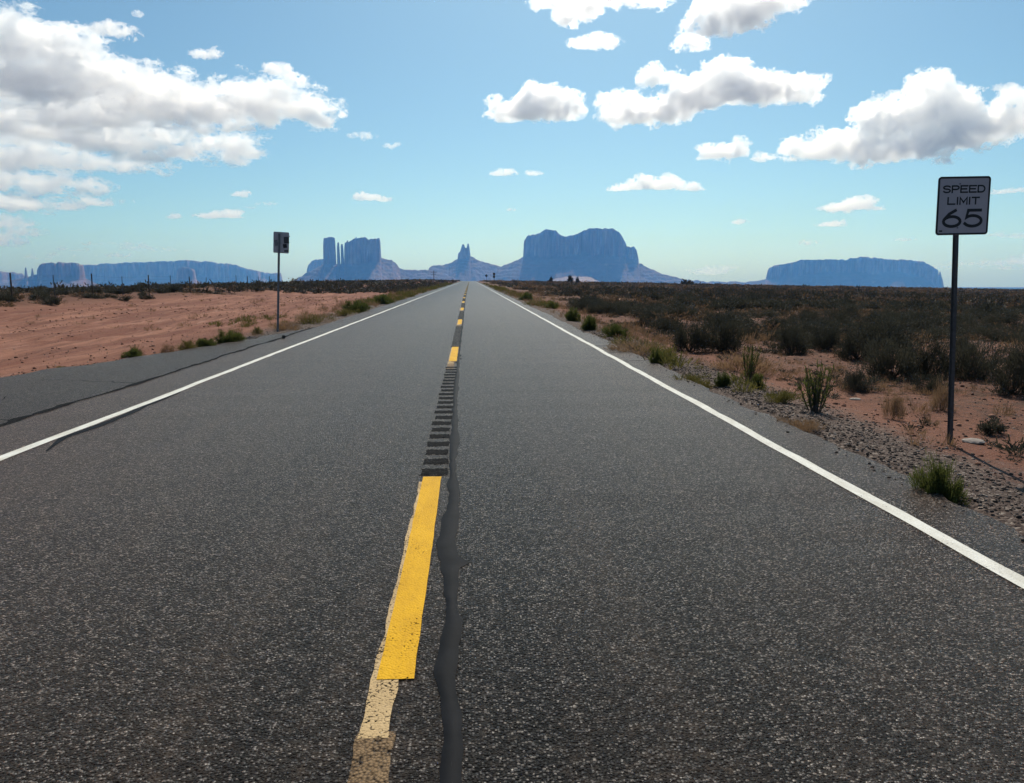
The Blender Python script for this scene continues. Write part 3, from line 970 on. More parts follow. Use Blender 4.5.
cloud('plump white cumulus above the pair of fingers, between two larger clouds', [(545, 104, 28, 21), (560, 112, 24, 14), (525, 112, 22, 14), (506, 114, 18, 9), (496, 108, 9, 8), (575, 100, 9, 8), (540, 90, 14, 9)], 128, None, 0.6, 14, 0.9, 0.14, 7)
cloud('long white cloud with a raised hump above the two humped butte',
      [(632, 113, 34, 16), (615, 106, 18, 10), (668, 108, 34, 16), (700, 98, 34, 22), (728, 88, 34, 26), (728, 68, 14, 13), (758, 92, 36, 19), (790, 92, 30, 15), (812, 88, 14, 10), (655, 78, 12, 10), (676, 74, 13, 9)], 124, None, 0.6, 16, 1.0, 0.13, 9)
cloud('ragged white cloud cut by the top of the sky above the two humped butte', [(555, 4, 20, 10), (580, 8, 24, 12), (612, -4, 34, 12), (645, 2, 22, 9), (570, 18, 14, 6)], 22, None, 0.85, 13, 1.0, 0.12, 11, 0.7)
cloud('small flat white cloud just under the ragged one at the top of the sky', [(595, 44, 22, 7), (606, 40, 12, 8), (580, 46, 14, 4)], 50, None, 0.7, 11, 0.8, 0.13, 12)
cloud('big white cloud cut by the top of the sky above the long humped cloud', [(735, 6, 40, 20), (765, 2, 38, 18), (710, 30, 26, 15), (693, 40, 14, 9), (745, 22, 30, 16), (790, 2, 20, 10)], 42, None, 0.75, 15, 1.0, 0.12, 13, 0.7)
cloud('largest grey hearted cumulus standing above the long flat topped mesa',
      [(940, 112, 46, 30), (932, 92, 22, 15), (960, 98, 26, 14), (890, 124, 44, 26), (850, 146, 44, 17), (820, 152, 32, 12), (800, 150, 16, 8), (895, 150, 66, 17), (945, 138, 52, 20), (990, 128, 40, 17), (1020, 122, 34, 18), (1050, 115, 40, 24), (1012, 100, 20, 9)], 168, None, 0.62, 17, 1.1, 0.13, 15)
cloud('small white cloud under the largest cumulus, level with the speed limit sign', [(722, 153, 24, 9), (735, 149, 14, 9), (704, 157, 12, 4)], 160, None, 0.65, 11, 0.8, 0.13, 17)
cloud('little ragged puff beside the small white cloud above the mesa', [(762, 158, 10, 6), (772, 157, 6, 3), (756, 154, 4, 4)], 163, None, 0.8, 8, 0.7, 0.12, 18)
cloud('flat bottomed white cloud right above the two humped butte', [(655, 187, 36, 7), (645, 184, 16, 8), (668, 184, 18, 8), (690, 189, 14, 5), (622, 190, 12, 3)], 193, None, 0.6, 11, 0.8, 0.14, 19, 0.4)
cloud('flat bottomed white cloud above the mesa, upper of two', [(854, 207, 28, 7), (862, 202, 15, 7), (840, 209, 18, 5), (878, 209, 9, 4)], 212, None, 0.6, 10, 0.8, 0.14, 20, 0.4)
cloud('thin white sliver of cloud above the mesa, lower of two', [(832, 225, 16, 4), (838, 223, 8, 4)], 227, None, 0.6, 8, 0.7, 0.14, 21, 0.4)
cloud('small white cloud beside the edge of the speed limit sign', [(1008, 192, 16, 4), (1020, 191, 12, 4), (998, 193, 8, 2.5)], 196, None, 0.6, 9, 0.7, 0.13, 22, 0.4)
cloud('faint streaky cloud low over the plain beyond the speed limit sign', [(985, 264, 30, 4), (1015, 262, 26, 6), (1005, 268, 40, 3), (1030, 256, 24, 5)], 268, None, 0.8, 12, 0.8, 0.05, 23, 0.6)
cloud('faint little cloud close beside the speed limit sign post', [(1003, 235, 12, 2.5), (1014, 237, 14, 3)], 240, None, 0.7, 9, 0.7, 0.06, 24, 0.5)
cloud('flat white cloud with ragged edges above the spired butte and warning sign', [(371, 199, 16, 4.5), (362, 196, 8, 4.5), (383, 200, 9, 3)], 203, None, 0.65, 9, 0.7, 0.13, 25, 0.5)
cloud('flat white cloud under the tip of the vast bank', [(224, 216, 24, 5), (234, 214, 14, 5), (208, 217, 10, 3)], 220, None, 0.6, 9, 0.7, 0.12, 26, 0.45)
cloud('tiny white cloud left alone under the vast bank', [(174, 217, 8, 3.6)], 219, None, 0.6, 8, 0.6, 0.12, 27, 0.5)
cloud('tiny white cloud above the flat cloud under the vast bank', [(239, 195, 11, 3.6), (245, 194, 6, 3)], 198, None, 0.6, 8, 0.6, 0.12, 28, 0.5)
cloud('faint scrap of cloud above the flat one under the vast bank', [(258, 204, 12, 2.5), (248, 208, 8, 2)], 207, None, 0.8, 8, 0.6, 0.06, 29, 0.6)
cloud('ragged white scrap of cloud at the upper edge of the vast bank', [(115, 32, 22, 7), (104, 28, 12, 6), (132, 38, 8, 4)], 40, None, 0.85, 10, 0.8, 0.09, 30, 0.8)
cloud('small white scrap floating clear above the vast bank', [(207, 55, 15, 5), (216, 51, 8, 5), (196, 54, 7, 3)], 60, None, 0.8, 9, 0.7, 0.11, 31, 0.8)
cloud('tiny round puff highest in the open blue above the vast bank', [(138, 14, 5, 4)], 18, None, 0.6, 7, 0.6, 0.09, 32, 0.8)
cloud('small white puff just above the tip of the vast bank', [(277, 69, 13, 6.5), (270, 66, 6, 4), (286, 68, 7, 4)], 76, None, 0.75, 9, 0.7, 0.12, 33, 0.8)
cloud('tiny white puff off the tip of the vast bank', [(343, 115, 6, 4)], 119, None, 0.6, 7, 0.6, 0.11, 34, 0.8)
cloud('faint scrap of cloud below the tip of the vast bank', [(365, 136, 11, 4), (358, 136, 8, 2.5)], 140, None, 0.8, 8, 0.6, 0.06, 35, 0.8)
cloud('small bright cloud above the pair of fingers, larger of two', [(503, 174, 13, 4.6), (508, 172, 7, 4)], 178, None, 0.6, 8, 0.6, 0.13, 36, 0.5)
cloud('small bright cloud above the pair of fingers, smaller of two', [(533, 174, 8, 3.6)], 177, None, 0.6, 8, 0.6, 0.13, 37, 0.5)
cloud('speck of white cloud over the pair of fingers', [(512, 210, 6, 2.4)], 212, None, 0.5, 7, 0.6, 0.12, 38, 0.5)
cloud('faint low cloud above the ridge between the two humped butte and the mesa', [(712, 272, 24, 4), (730, 268, 16, 3)], 275, None, 0.8, 10, 0.8, 0.04, 39, 0.7)
cloud('thin small cloud right above the long flat topped mesa', [(905, 240, 8, 2)], 242, None, 0.5, 7, 0.6, 0.08, 40, 0.5)
cloud('faint broken cloud low over the long pale mesa', [(140, 248, 24, 3), (125, 244, 14, 2), (165, 250, 16, 2)], 251, None, 0.8, 10, 0.8, 0.04, 41, 0.7)
cloud('faint wisp low in the sky over the mesa end by the sign', [(940, 268, 16, 2.2), (958, 264, 12, 2.5)], 270, None, 0.8, 9, 0.7, 0.05, 48, 0.6)
cloud('small faint puff above the mesa, under the thin white sliver', [(812, 243, 9, 2.4), (806, 243, 5, 1.8)], 245, None, 0.7, 8, 0.7, 0.06, 49, 0.6)
cloud('faint broken cloud low over the dark steep sided mesa', [(70, 250, 18, 2.6), (95, 244, 12, 2.2), (110, 256, 14, 2)], 252, None, 0.8, 9, 0.7, 0.06, 50, 0.6)
cloud('loose crumb of cloud at the tip of the long humped cloud', [(818, 97, 7, 4), (812, 103, 5, 4)], 106, None, 0.9, 7, 0.6, 0.10, 51, 0.8)
cloud('ragged crumb of cloud trailing off the largest cumulus', [(1008, 86, 9, 4), (999, 89, 7, 4)], 95, None, 0.9, 7, 0.6, 0.09, 52, 0.8)
cloud('small white puff low between the humped butte and the thin white sliver', [(740, 222, 8, 2.8), (735, 223, 5, 2)], 225, None, 0.7, 8, 0.6, 0.10, 53, 0.5)
cloud('little scrap of cloud in the open blue over the flat cloud with ragged edges', [(392, 146, 8, 2.6), (386, 147, 5, 2)], 149, None, 0.8, 7, 0.6, 0.09, 54, 0.6)
cloud('thin streak of cloud beside the low grey shelf', [(52, 255, 14, 2.6), (36, 258, 14, 2.5)], 258, None, 0.8, 9, 0.7, 0.05, 42, 0.7)

# ------------------------------------------------------------------ haze
hz = bpy.data.materials.new('thin_blue_haze')
hz.use_nodes = True
ht = hz.node_tree
ht.nodes.clear()
pv = ht.nodes.new('ShaderNodeVolumePrincipled')
pv.inputs['Color'].default_value = (0.13, 0.41, 1.0, 1)
pv.inputs['Density'].default_value = 0.000074
pv.inputs['Absorption Color'].default_value = (1, 1, 1, 1)
pv.inputs['Anisotropy'].default_value = 0.35
pv.inputs['Density Attribute'].default_value = ''
ho = ht.nodes.new('ShaderNodeOutputMaterial')
ht.links.new(pv.outputs[0], ho.inputs['Volume'])
bm = bmesh.new()
bm_box(bm, xs.min() - 60, xs.max() + 60, ys.min() - 60, ys.max() + 60, FLOOR - 8, 520)
haze = bm_obj('haze', bm, hz)
tag(haze, kind='stuff')

# ------------------------------------------------------------------ signs
def rounded_plate(name, w, h, r, y0, y1, mat, parent, hole=None):
    """upright plate facing -Y centred on the origin in XZ; with a hole it is a frame"""
    def outline(w, h, r):
        pts = []
        for cx, cz, a0 in ((w / 2 - r, h / 2 - r, 0), (-w / 2 + r, h / 2 - r, 90), (-w / 2 + r, -h / 2 + r, 180), (w / 2 - r, -h / 2 + r, 270)):
            for k in range(6):
                a = R(a0 + 18 * k)
                pts.append((cx + r * math.cos(a), cz + r * math.sin(a)))
        return pts
    bm = bmesh.new()
    O = outline(w, h, r)
    f0 = [bm.verts.new((x, y0, z)) for x, z in O]; f1 = [bm.verts.new((x, y1, z)) for x, z in O]
    n = len(O)
    if hole is None:
        bm.faces.new(f0); bm.faces.new(f1[::-1])
        for k in range(n): bm.faces.new((f0[k], f1[k], f1[(k + 1) % n], f0[(k + 1) % n]))
    else:
        I = outline(w - 2 * hole, h - 2 * hole, max(r - hole, 0.006))
        g0 = [bm.verts.new((x, y0, z)) for x, z in I]; g1 = [bm.verts.new((x, y1, z)) for x, z in I]
        for k in range(n):
            j = (k + 1) % n
            bm.faces.new((f0[k], f0[j], g0[j], g0[k])); bm.faces.new((f1[k], g1[k], g1[j], f1[j]))
            bm.faces.new((f0[k], f1[k], f1[j], f0[j])); bm.faces.new((g0[k], g0[j], g1[j], g1[k]))
    return bm_obj(name, bm, mat, parent)


GLYPH = {
    'S': [[('arc', .5, .76, .5, .24, 25, 270), ('arc', .5, .26, .5, .26, 90, -155)]],
    'P': [[(0, 0), (0, 1)], [(0, 1), (.6, 1), ('arc', .6, .73, .4, .27, 90, -90), (0, .46)]],
    'E': [[(1, 1), (0, 1), (0, 0), (1, 0)], [(0, .52), (.85, .52)]],
    'D': [[(0, 0), (0, 1), (.5, 1), ('arc', .5, .5, .5, .5, 90, -90), (0, 0)]],
    'L': [[(0, 1), (0, 0), (1, 0)]],
    'I': [[(.5, 0), (.5, 1)]],
    'M': [[(0, 0), (0, 1), (.5, .25), (1, 1), (1, 0)]],
    'T': [[(0, 1), (1, 1)], [(.5, 1), (.5, 0)]],
    '6': [[('arc', .5, .31, .5, .31, 130, 490)], [(.06, .47), (.32, .78), (.68, 1.0)]],
    '5': [[(.92, 1), (.20, 1), (.10, .54), ('arc', .48, .33, .52, .33, 125, -150)]],
}


def lettering(name, body, w, h, cx, cz, y, mat, parent, stroke=0.02, gap=0.32, narrow=('I',)):
    """road sign lettering drawn as even strokes, a shallow raised sheet facing -Y"""
    adv = [0.0 if c in narrow else 1.0 for c in body]
    cell = w / (sum(adv) + gap * (len(body) - 1))
    bm = bmesh.new()
    x = cx - w / 2
    for ci, c in enumerate(body):
        cw = cell * adv[ci]
        for k, path in enumerate(GLYPH[c]):
            pts = []
            for q in path:
                if q[0] == 'arc':
                    _, ax, az, rx, rz, a0, a1 = q
                    pts += [(ax + rx * math.cos(R(a0 + (a1 - a0) * t / 22)), az + rz * math.sin(R(a0 + (a1 - a0) * t / 22))) for t in range(23)]
                else:
                    pts.append(q)
            P = [Vector((x + (cw * u if cw else 0), cz - h / 2 + stroke / 2 + (h - stroke) * v)) for u, v in pts]
            P = [p for i, p in enumerate(P) if i == 0 or (p - P[i - 1]).length > 1e-5]
            row = []
            for i, p in enumerate(P):
                d0 = (p - P[i - 1]).normalized() if i else (P[1] - p).normalized()
                d1 = (P[i + 1] - p).normalized() if i < len(P) - 1 else d0
                n0 = Vector((-d0.y, d0.x)); n1 = Vector((-d1.y, d1.x))
                mt = (n0 + n1); mt = mt.normalized() if mt.length > 1e-4 else n0
                s = min(1 / max(mt.dot(n0), 0.35), 2.0) * stroke / 2
                e = p - d0 * stroke / 2 if i == 0 else (p + d1 * stroke / 2 if i == len(P) - 1 else p)
                a_, b_ = e + mt * s, e - mt * s
                yy = y - 0.0004 * k
                row.append((bm.verts.new((a_.x, yy, a_.y)), bm.verts.new((b_.x, yy, b_.y))))
            for q0, q1 in zip(row, row[1:]):
                bm.faces.new((q0[0], q1[0], q1[1], q0[1]))
        x += cw + gap * cell
    return bm_obj(name, bm, mat, parent)


def u_post(name, height, mat, parent, w=0.055):
    """U-channel steel post with a row of punched holes"""
    bm = bmesh.new()
    bm_box(bm, -w * .32, w * .32, 0.008, 0.012, -0.3, height)
    bm_box(bm, -w * .36, -w * .30, 0.0125, 0.036, -0.3, height)
    bm_box(bm, w * .30, w * .36, 0.0125, 0.036, -0.3, height)
    bm_box(bm, -w * .56, -w * .365, 0.032, 0.0365, -0.3, height)
    bm_box(bm, w * .365, w * .56, 0.032, 0.0365, -0.3, height)
    o = bm_obj(name, bm, mat, parent)
    return o


# speed limit sign
DEP = hit(951.5, 446).y
def at_depth(x, y, Y):
    d = ray(x, y)
    return Vector((0, 0, EYE)) + d * (Y / d.y)


pt, pb = at_depth(963.8, 176.2, DEP), at_depth(962.4, 234.8, DEP)
foot = at_depth(951.5, 446, DEP)
sw = (at_depth(990.1, 200, DEP) - at_depth(937.6, 200, DEP)).length
sh = pt.z - pb.z
post_x = foot.x
sup = at_depth(957.6, 238, DEP)
lean_s = math.atan2(sup.x - foot.x, sup.z - foot.z)
gz = float(land(post_x, DEP))
sgn = empty('speed_limit_sign', (post_x, DEP, gz), 'white speed limit 65 sign on a dark steel post at the gravel edge', 'road sign')
hgt = pt.z - gz
sgn.rotation_euler = (0, lean_s, 0)
off_s = (pt.x + pb.x) / 2 - post_x - math.tan(lean_s) * ((pt.z + pb.z) / 2 - gz)
pl = rounded_plate('sign_plate', sw, sh, 0.035, -0.002, 0.002, M['sign_white'], sgn)
pl.location = (off_s, 0, (pt.z + pb.z) / 2 - gz)
pl.rotation_euler = (0, -lean_s * 0.6, 0)
rounded_plate('border', sw - 0.004, sh - 0.004, 0.033, -0.0042, -0.0022, M['black_vinyl'], pl, 0.018)
bt = -0.0025
lettering('lettering', 'SPEED', sw * 0.78, sh * 0.135, 0.0, sh * 0.285, bt, M['black_vinyl'], pl, sh * 0.027)
lettering('lettering', 'LIMIT', sw * 0.59, sh * 0.135, 0.0, sh * 0.085, bt, M['black_vinyl'], pl, sh * 0.027, 0.38)
lettering('lettering', '65', sw * 0.72, sh * 0.325, 0.0, -sh * 0.215, bt, M['black_vinyl'], pl, sh * 0.052, 0.26)
bm = bmesh.new()
bm_box(bm, -sw * .435, -sw * .375, bt - 0.001, bt + 0.0005, -sh * .44, -sh * .415)
bm_obj('label_sticker', bm, M['black_vinyl'], pl)
for z in (0.3, -0.3):
    bm = bmesh.new()
    bmesh.ops.create_cone(bm, cap_ends=True, segments=10, radius1=0.009, radius2=0.007, depth=0.006, matrix=Matrix.Translation((-off_s, -0.0065, z * sh * 1.25)) @ Matrix.Rotation(R(90), 4, 'X'))
    bm_obj('bolt', bm, M['steel'], pl)
u_post('post', hgt - 0.05, M['dark_steel'], sgn)
# a flat stone by the foot
# sign seen from behind on the far side
D2 = hit(277.6, 332).y
pt, pb = at_depth(280.4, 231.6, D2), at_depth(280.2, 252.8, D2)
w2 = (at_depth(288.2, 242, D2) - at_depth(272.5, 242, D2)).length
ft2 = at_depth(277.5, 332, D2)
sup2 = at_depth(278.6, 255, D2)
px2 = ft2.x
lean2 = math.atan2(sup2.x - ft2.x, sup2.z - ft2.z)
g2 = float(land(px2, D2))
sg2 = empty('road_sign', (px2, D2, g2), 'dull grey back of a road sign with stickers, by the red dirt', 'road sign')
pl2 = rounded_plate('sign_plate', w2, pt.z - pb.z, 0.04, 0.041, 0.045, M['sign_back'], sg2)
pl2.location = (pt.x - px2 - math.tan(lean2) * ((pt.z + pb.z) / 2 - g2), 0, (pt.z + pb.z) / 2 - g2)
hp = (pt.z - pb.z)
sg2.rotation_euler = (0, lean2, 0)
u_post('post', pt.z - g2 - 0.06, M['steel'], sg2, 0.062)
for i, (x0, x1, z0, z1, m) in enumerate(((0.08, 0.24, -0.02, 0.20, 'dark_steel'), (0.06, 0.18, -0.17, -0.04, 'black_vinyl'), (0.14, 0.27, 0.20, 0.235, 'sign_white'), (-0.20, -0.10, -0.12, 0.08, 'steel'),
                                         (-0.24, -0.06, 0.16, 0.20, 'sign_white'), (0.10, 0.22, -0.30, -0.24, 'dark_steel'), (-0.22, -0.12, -0.29, -0.23, 'sign_white'))):
    bm = bmesh.new()
    bm_box(bm, x0, x1, 0.0385, 0.0405, z0 * hp / .7, z1 * hp / .7)
    bmesh.ops.rotate(bm, verts=bm.verts, cent=((x0 + x1) / 2, 0.04, (z0 + z1) / 2), matrix=Matrix.Rotation(R(random.uniform(-14, 14)), 3, 'Y'))
    bm_obj('sticker', bm, M[m], pl2)
# stub of an old post beside it
hb = hit(283.2, 340.5)
st = bmesh.new()
bm_tube(st, [(0, 0, -0.2), (0.01, 0, 0.10), (0.02, 0.01, 0.17)], 0.05, 0.045, 8)
o = bm_obj('post_stump', st, M['wood']); o.location = (hb.x, hb.y, float(land(hb.x, hb.y)))
tag(o, 'short dark stump of a broken post in the roadside gravel', 'post stump')

# far signs by the road
def far_sign(label, x, ytop, Y, plates, posts=(0,)):
    p = at_depth(x, ytop, Y)
    g = float(land(p.x, Y))
    e = empty('warning_sign', (p.x, Y, g), label, 'road sign', 'small signs far down the road')
    H = p.z - g
    for q in posts:
        bm = bmesh.new(); bm_box(bm, q - 0.05, q + 0.05, 0.01, 0.08, -0.3, H - 0.1)
        bm_obj('post', bm, M['dark_steel'], e)
    for (cx, cz, w, h, rot) in plates:
        pl = rounded_plate('sign_plate', w, h, 0.05, -0.02, 0.0, M['dark_steel'], e)
        pl.location = (cx, 0, H + cz); pl.rotation_euler = (0, R(rot), 0)
far_sign('tiny dark sign of two stacked plates on a post, far down the road edge', 494.0, 272.8, 215, [(0, -0.30, 0.62, 0.60, 0), (0, -1.05, 0.62, 0.6, 0)])
far_sign('tiny dark diamond sign farther down the road edge than the stacked one', 486.3, 274.2, 260, [(0, -0.5, 0.72, 0.72, 45)])

# utility pole far down the road
pp = at_depth(433.8, 270.5, 330)
gp = float(land(pp.x, 330))
up = empty('utility_pole', (pp.x, 330, gp), 'distant wooden utility pole with crossarm by the road under the fingered butte', 'utility pole')
bm = bmesh.new(); bm_tube(bm, [(0, 0, -0.5), (0, 0, pp.z - gp)], 0.16, 0.11, 8); bm_obj('pole', bm, M['wood'], up)
bm = bmesh.new(); bm_box(bm, -1.3, 1.3, -0.2, -0.12, pp.z - gp - 0.75, pp.z - gp - 0.58); bm_obj('crossarm', bm, M['wood'], up)
bm = bmesh.new(); bm_box(bm, -1.0, 1.0, -0.2, -0.12, pp.z - gp - 1.6, pp.z - gp - 1.45); bm_obj('crossarm', bm, M['wood'], up)

# ------------------------------------------------------------------ wire fence beyond the dirt track
FX = -24.2
FY = []
for px_ in (10.3, 54, 91, 122, 148, 171, 190, 206, 217, 236, 247.5, 259, 269, 278):
    d_ = ray(px_, 282)
    FY.append(FX / d_.x * d_.y)
fence = empty('wire_fence', (FX, FY[0], float(land(FX, FY[0]))), 'long barbed wire fence of thin posts on the scrubby rise beyond the red dirt', 'fence')
tops = []
for i, y in enumerate(FY):
    x = FX + RNG.uniform(-.06, .06)
    g = float(land(x, y))
    hp_ = 1.42 + RNG.uniform(-.07, .06)
    lean = (RNG.uniform(-.05, .05), RNG.uniform(-.05, .05))
    if i == 8: lean = (-0.75, 0.2); hp_ = 1.2
    bm = bmesh.new()
    thin = i % 2
    r = 0.028 if thin else 0.045
    bm_tube(bm, [(x - FX, y - FY[0], g - 0.4 - fence.location.z), (x - FX + lean[0] * .4, y - FY[0] + lean[1] * .4, g + hp_ * .5 - fence.location.z), (x - FX + lean[0], y - FY[0] + lean[1], g + hp_ - fence.location.z)], r, r * 0.85, 7)
    bm_obj('fence_post', bm, M['wood'] if not thin else M['dark_steel'], fence)
    tops.append((x - FX, y - FY[0], g - fence.location.z, hp_, lean))
for lv in (0.32, 0.56, 0.78, 0.95):
    bm = bmesh.new()
    pts = []
    for a, b in zip(tops, tops[1:]):
        for t in (0, 0.33, 0.66):
            z = (a[2] + 1.4 * lv) * (1 - t) + (b[2] + 1.4 * lv) * t - 0.03 * math.sin(t * math.pi)
            pts.append((a[0] * (1 - t) + b[0] * t + 0.03, a[1] * (1 - t) + b[1] * t, z))
    bm_tube(bm, pts, 0.004, 0.004, 4)
    bm_obj('wire', bm, M['dark_steel'], fence)

# ------------------------------------------------------------------ plants
def leaves(P, D, ln, wd, rng, droop=0.0):
    """leaf blades at points P growing along D: two-triangle quads bent a little"""
    n = len(P)
    D = D / np.linalg.norm(D, axis=1, keepdims=True)
    s = np.cross(D, rng.normal(size=(n, 3))); s /= np.linalg.norm(s, axis=1, keepdims=True) + 1e-9
    ln = np.broadcast_to(ln, (n,))[:, None]; wd = np.broadcast_to(wd, (n,))[:, None]
    a = P - s * wd * .5; b = P + s * wd * .5
    c = P + D * ln + s * wd * .32; d = P + D * ln - s * wd * .32
    c[:, 2] -= droop * ln[:, 0]; d[:, 2] -= droop * ln[:, 0]
    V = np.stack([a, b, c, d], 1).reshape(-1, 3)
    return V, np.arange(4 * n).reshape(n, 4)


def bush_data(seed, nl, r=1.0, h=1.0, leaf=(0.075, 0.022), tight=0.13, up=0.9, nclump=46):
    """unit dome bush, radius about 1 and height about 1, as tufts on the ends of hidden stems"""
    g = np.random.default_rng(seed)
    th = g.uniform(0, 2 * np.pi, nclump)
    el = np.arcsin(g.uniform(0.02, 1, nclump) ** 0.8)
    rad = g.uniform(0.45, 1.0, nclump) ** 0.6 * (1 + 0.22 * np.sin(th * 2 + seed) + 0.15 * np.sin(th * 3 + 2 * seed))
    C = np.stack([np.cos(th) * np.cos(el) * rad * r, np.sin(th) * np.cos(el) * rad * r, np.sin(el) * rad * h * g.uniform(0.7, 1.12, nclump) + 0.02], 1)
    k = g.integers(0, nclump, nl)
    sz = g.uniform(0.6, 1.3, nclump)[k][:, None]
    P = C[k] + g.normal(size=(nl, 3)) * tight * sz * np.array([r, r, h * 0.9])
    # a share of the leaves sits along the stems towards the root
    s = g.uniform(0.25, 1, nl) ** 0.5
    in_ = g.random(nl) < 0.35
    P[in_] = P[in_] * s[in_][:, None]
    P[:, 2] = np.abs(P[:, 2])
    D = P * np.array([1, 1, 0.5]) / max(r, 1e-3) + np.array([0, 0, up]) + g.normal(size=(nl, 3)) * 0.45
    V, F = leaves(P, D, g.uniform(.6, 1.3, nl) * leaf[0], g.uniform(.7, 1.3, nl) * leaf[1], g, 0.05)
    return V, F, C


def stems_data(C, rng, w=0.018):
    V, F = [], []
    for c in C:
        mid = c * 0.5 * np.array([1, 1, 0.75]) + rng.normal(size=3) * 0.04
        pts = [np.zeros(3), mid, c]
        for ax in (np.array([1, 0, 0]), np.array([0, 1, 0])):
            b = len(V)
            for i, p in enumerate(pts):
                ww = w * (1 - 0.35 * i)
                V += [p - ax * ww, p + ax * ww]
            F += [[b, b + 1, b + 3, b + 2], [b + 2, b + 3, b + 5, b + 4]]
    return np.array(V), np.array(F)


PLANT = {}
def make_kind(key, name, leafmat, seed, nl, leaf, tight, up, nclump=46, stem_w=0.016, ratio=1.0):
    V, F, C = bush_data(seed, nl, 1, ratio, leaf, tight, up, nclump)
    o = mesh_np(name, V, F, M[leafmat])
    sV, sF = stems_data(C, np.random.default_rng(seed), stem_w)
    s = mesh_np('stem', sV, sF, M['twig'])
    PLANT[key] = (o.data, s.data)
    bpy.data.objects.remove(o); bpy.data.objects.remove(s)


for i in range(5):
    make_kind('sage%d' % i, 'foliage', 'sage', 100 + i, 5200, (0.085, 0.020), 0.13, 0.9, 52 + 6 * i)
for i in range(3):
    make_kind('sagelow%d' % i, 'foliage', 'sage', 200 + i, 1500, (0.16, 0.045), 0.15, 0.8, 34)
for i in range(3):
    make_kind('green%d' % i, 'foliage', 'green', 300 + i, 7000, (0.17, 0.022), 0.13, 1.3, 60)
for i in range(2):
    make_kind('weed%d' % i, 'foliage', 'yellowgreen', 400 + i, 1500, (0.20, 0.026), 0.16, 1.4, 26)
for i in range(3):
    make_kind('straw%d' % i, 'foliage', 'straw', 500 + i, 1400, (0.32, 0.016), 0.16, 2.0, 26)


def plant(key, name, x, y, rx, h, label, cat, group=None, rz=None, parts=True):
    fm, sm = PLANT[key]
    z = float(land(x, y)) - 0.02
    rz = random.uniform(0, 6.28) if rz is None else rz
    sc = (rx, rx * random.uniform(.8, 1.1), h)
    if parts:
        e = empty(name, (x, y, z), label, cat, group, rz)
        for nm, me in (('foliage', fm), ('stem', sm)):
            o = bpy.data.objects.new(nm, me); COL.objects.link(o)
            o.scale = sc; o.parent = e
        return e
    o = bpy.data.objects.new(name, fm); COL.objects.link(o)
    o.location = (x, y, z); o.rotation_euler = (0, 0, rz); o.scale = sc
    return tag(o, label, cat, group)


TAKEN = []
def plant_px(key, name, px, py, wpx, hpx, label, cat, group=None, parts=True):
    p = hit(px, py)
    rx = 0.5 * wpx / F_PX * p.y * 1.12
    hh = hpx / F_PX * p.y * 1.2
    TAKEN.append((p.x, p.y, rx))
    return plant(key, name, p.x, p.y, rx, hh, label, cat, group, None, parts)


SG = 'dark sagebrush standing out on the red soil'
plant_px('sage0', 'sagebrush', 690, 352, 42, 27, 'broad dark sagebrush, widest near the road edge, with open red soil before it', 'bush', SG)
plant_px('sage4', 'sagebrush', 722, 353, 44, 26, 'dark sagebrush grown into the flank of the widest one near the road', 'bush', SG)
plant_px('sage1', 'sagebrush', 791, 353, 38, 25, 'rounded dark sagebrush behind the tall leafy stalks at the gravel edge', 'bush', SG)
plant_px('sage2', 'sagebrush', 826, 352, 24, 21, 'small round dark sagebrush beside the rounded one behind the tall stalks', 'bush', SG)
plant_px('sage3', 'sagebrush', 857, 358, 44, 24, 'dark sagebrush in front of the tawny grass, between the round one and the dark mass', 'bush', SG)
plant_px('sage0', 'sagebrush', 893, 377, 54, 35, 'big dark sagebrush, tallest of the mass just before the speed limit sign post', 'bush', SG)
plant_px('sage1', 'sagebrush', 926, 376, 48, 34, 'big dark sagebrush leaning on the tallest one beside the sign post', 'bush', SG)
plant_px('sage2', 'sagebrush', 972, 378, 54, 34, 'big dark sagebrush behind the sign post on its far side', 'bush', SG)
plant_px('sage4', 'sagebrush', 1012, 397, 52, 42, 'large dark sagebrush cut by the edge of the picture past the sign post', 'bush', SG)
plant_px('sage3', 'sagebrush', 857, 391, 36, 19, 'low dark sagebrush alone on red soil between the stalks and the sign', 'bush', SG)
plant_px('sage2', 'sagebrush', 930, 391, 30, 18, 'low dark sagebrush close in front of the big mass by the sign post', 'bush', SG)
plant_px('straw0', 'dry_shrub', 892, 420, 18, 22, 'small brown dry shrub upright on bare soil before the sign', 'bush')
plant_px('straw1', 'dry_shrub', 941, 412, 22, 20, 'brown dry tuft just behind the speed limit sign post', 'bush')
plant_px('sagelow1', 'sagebrush', 992, 432, 34, 14, 'low sparse grey bush on the red soil past the sign post', 'bush', SG)
plant_px('green0', 'rabbitbrush', 938, 497, 38, 33, 'green rounded rabbitbrush growing at the asphalt edge below the speed limit sign', 'bush')
plant_px('green1', 'rabbitbrush', 657, 365, 14, 14, 'narrow bright green shrub at the gravel edge beside the white line', 'bush')
plant_px('green2', 'rabbitbrush', 590, 330, 15, 11, 'bright green rounded bush by the road where the soil turns red', 'bush')
plant_px('green0', 'rabbitbrush', 616, 337, 20, 10, 'dull green bush next to the bright green rounded one', 'bush')
plant_px('green1', 'rabbitbrush', 573, 321, 16, 9, 'small green bush by the road just before the bright rounded one', 'bush')
plant_px('green2', 'rabbitbrush', 527, 300.5, 13, 6, 'green roadside bush farther along where the verge narrows', 'bush')
plant_px('green0', 'rabbitbrush', 551, 308.5, 13, 5.5, 'low olive bush on the verge between the far green one and the small one', 'bush')
plant_px('green1', 'rabbitbrush', 723, 387, 12, 11, 'little upright green shrub in the pale gravel before the leafy stalks', 'bush')
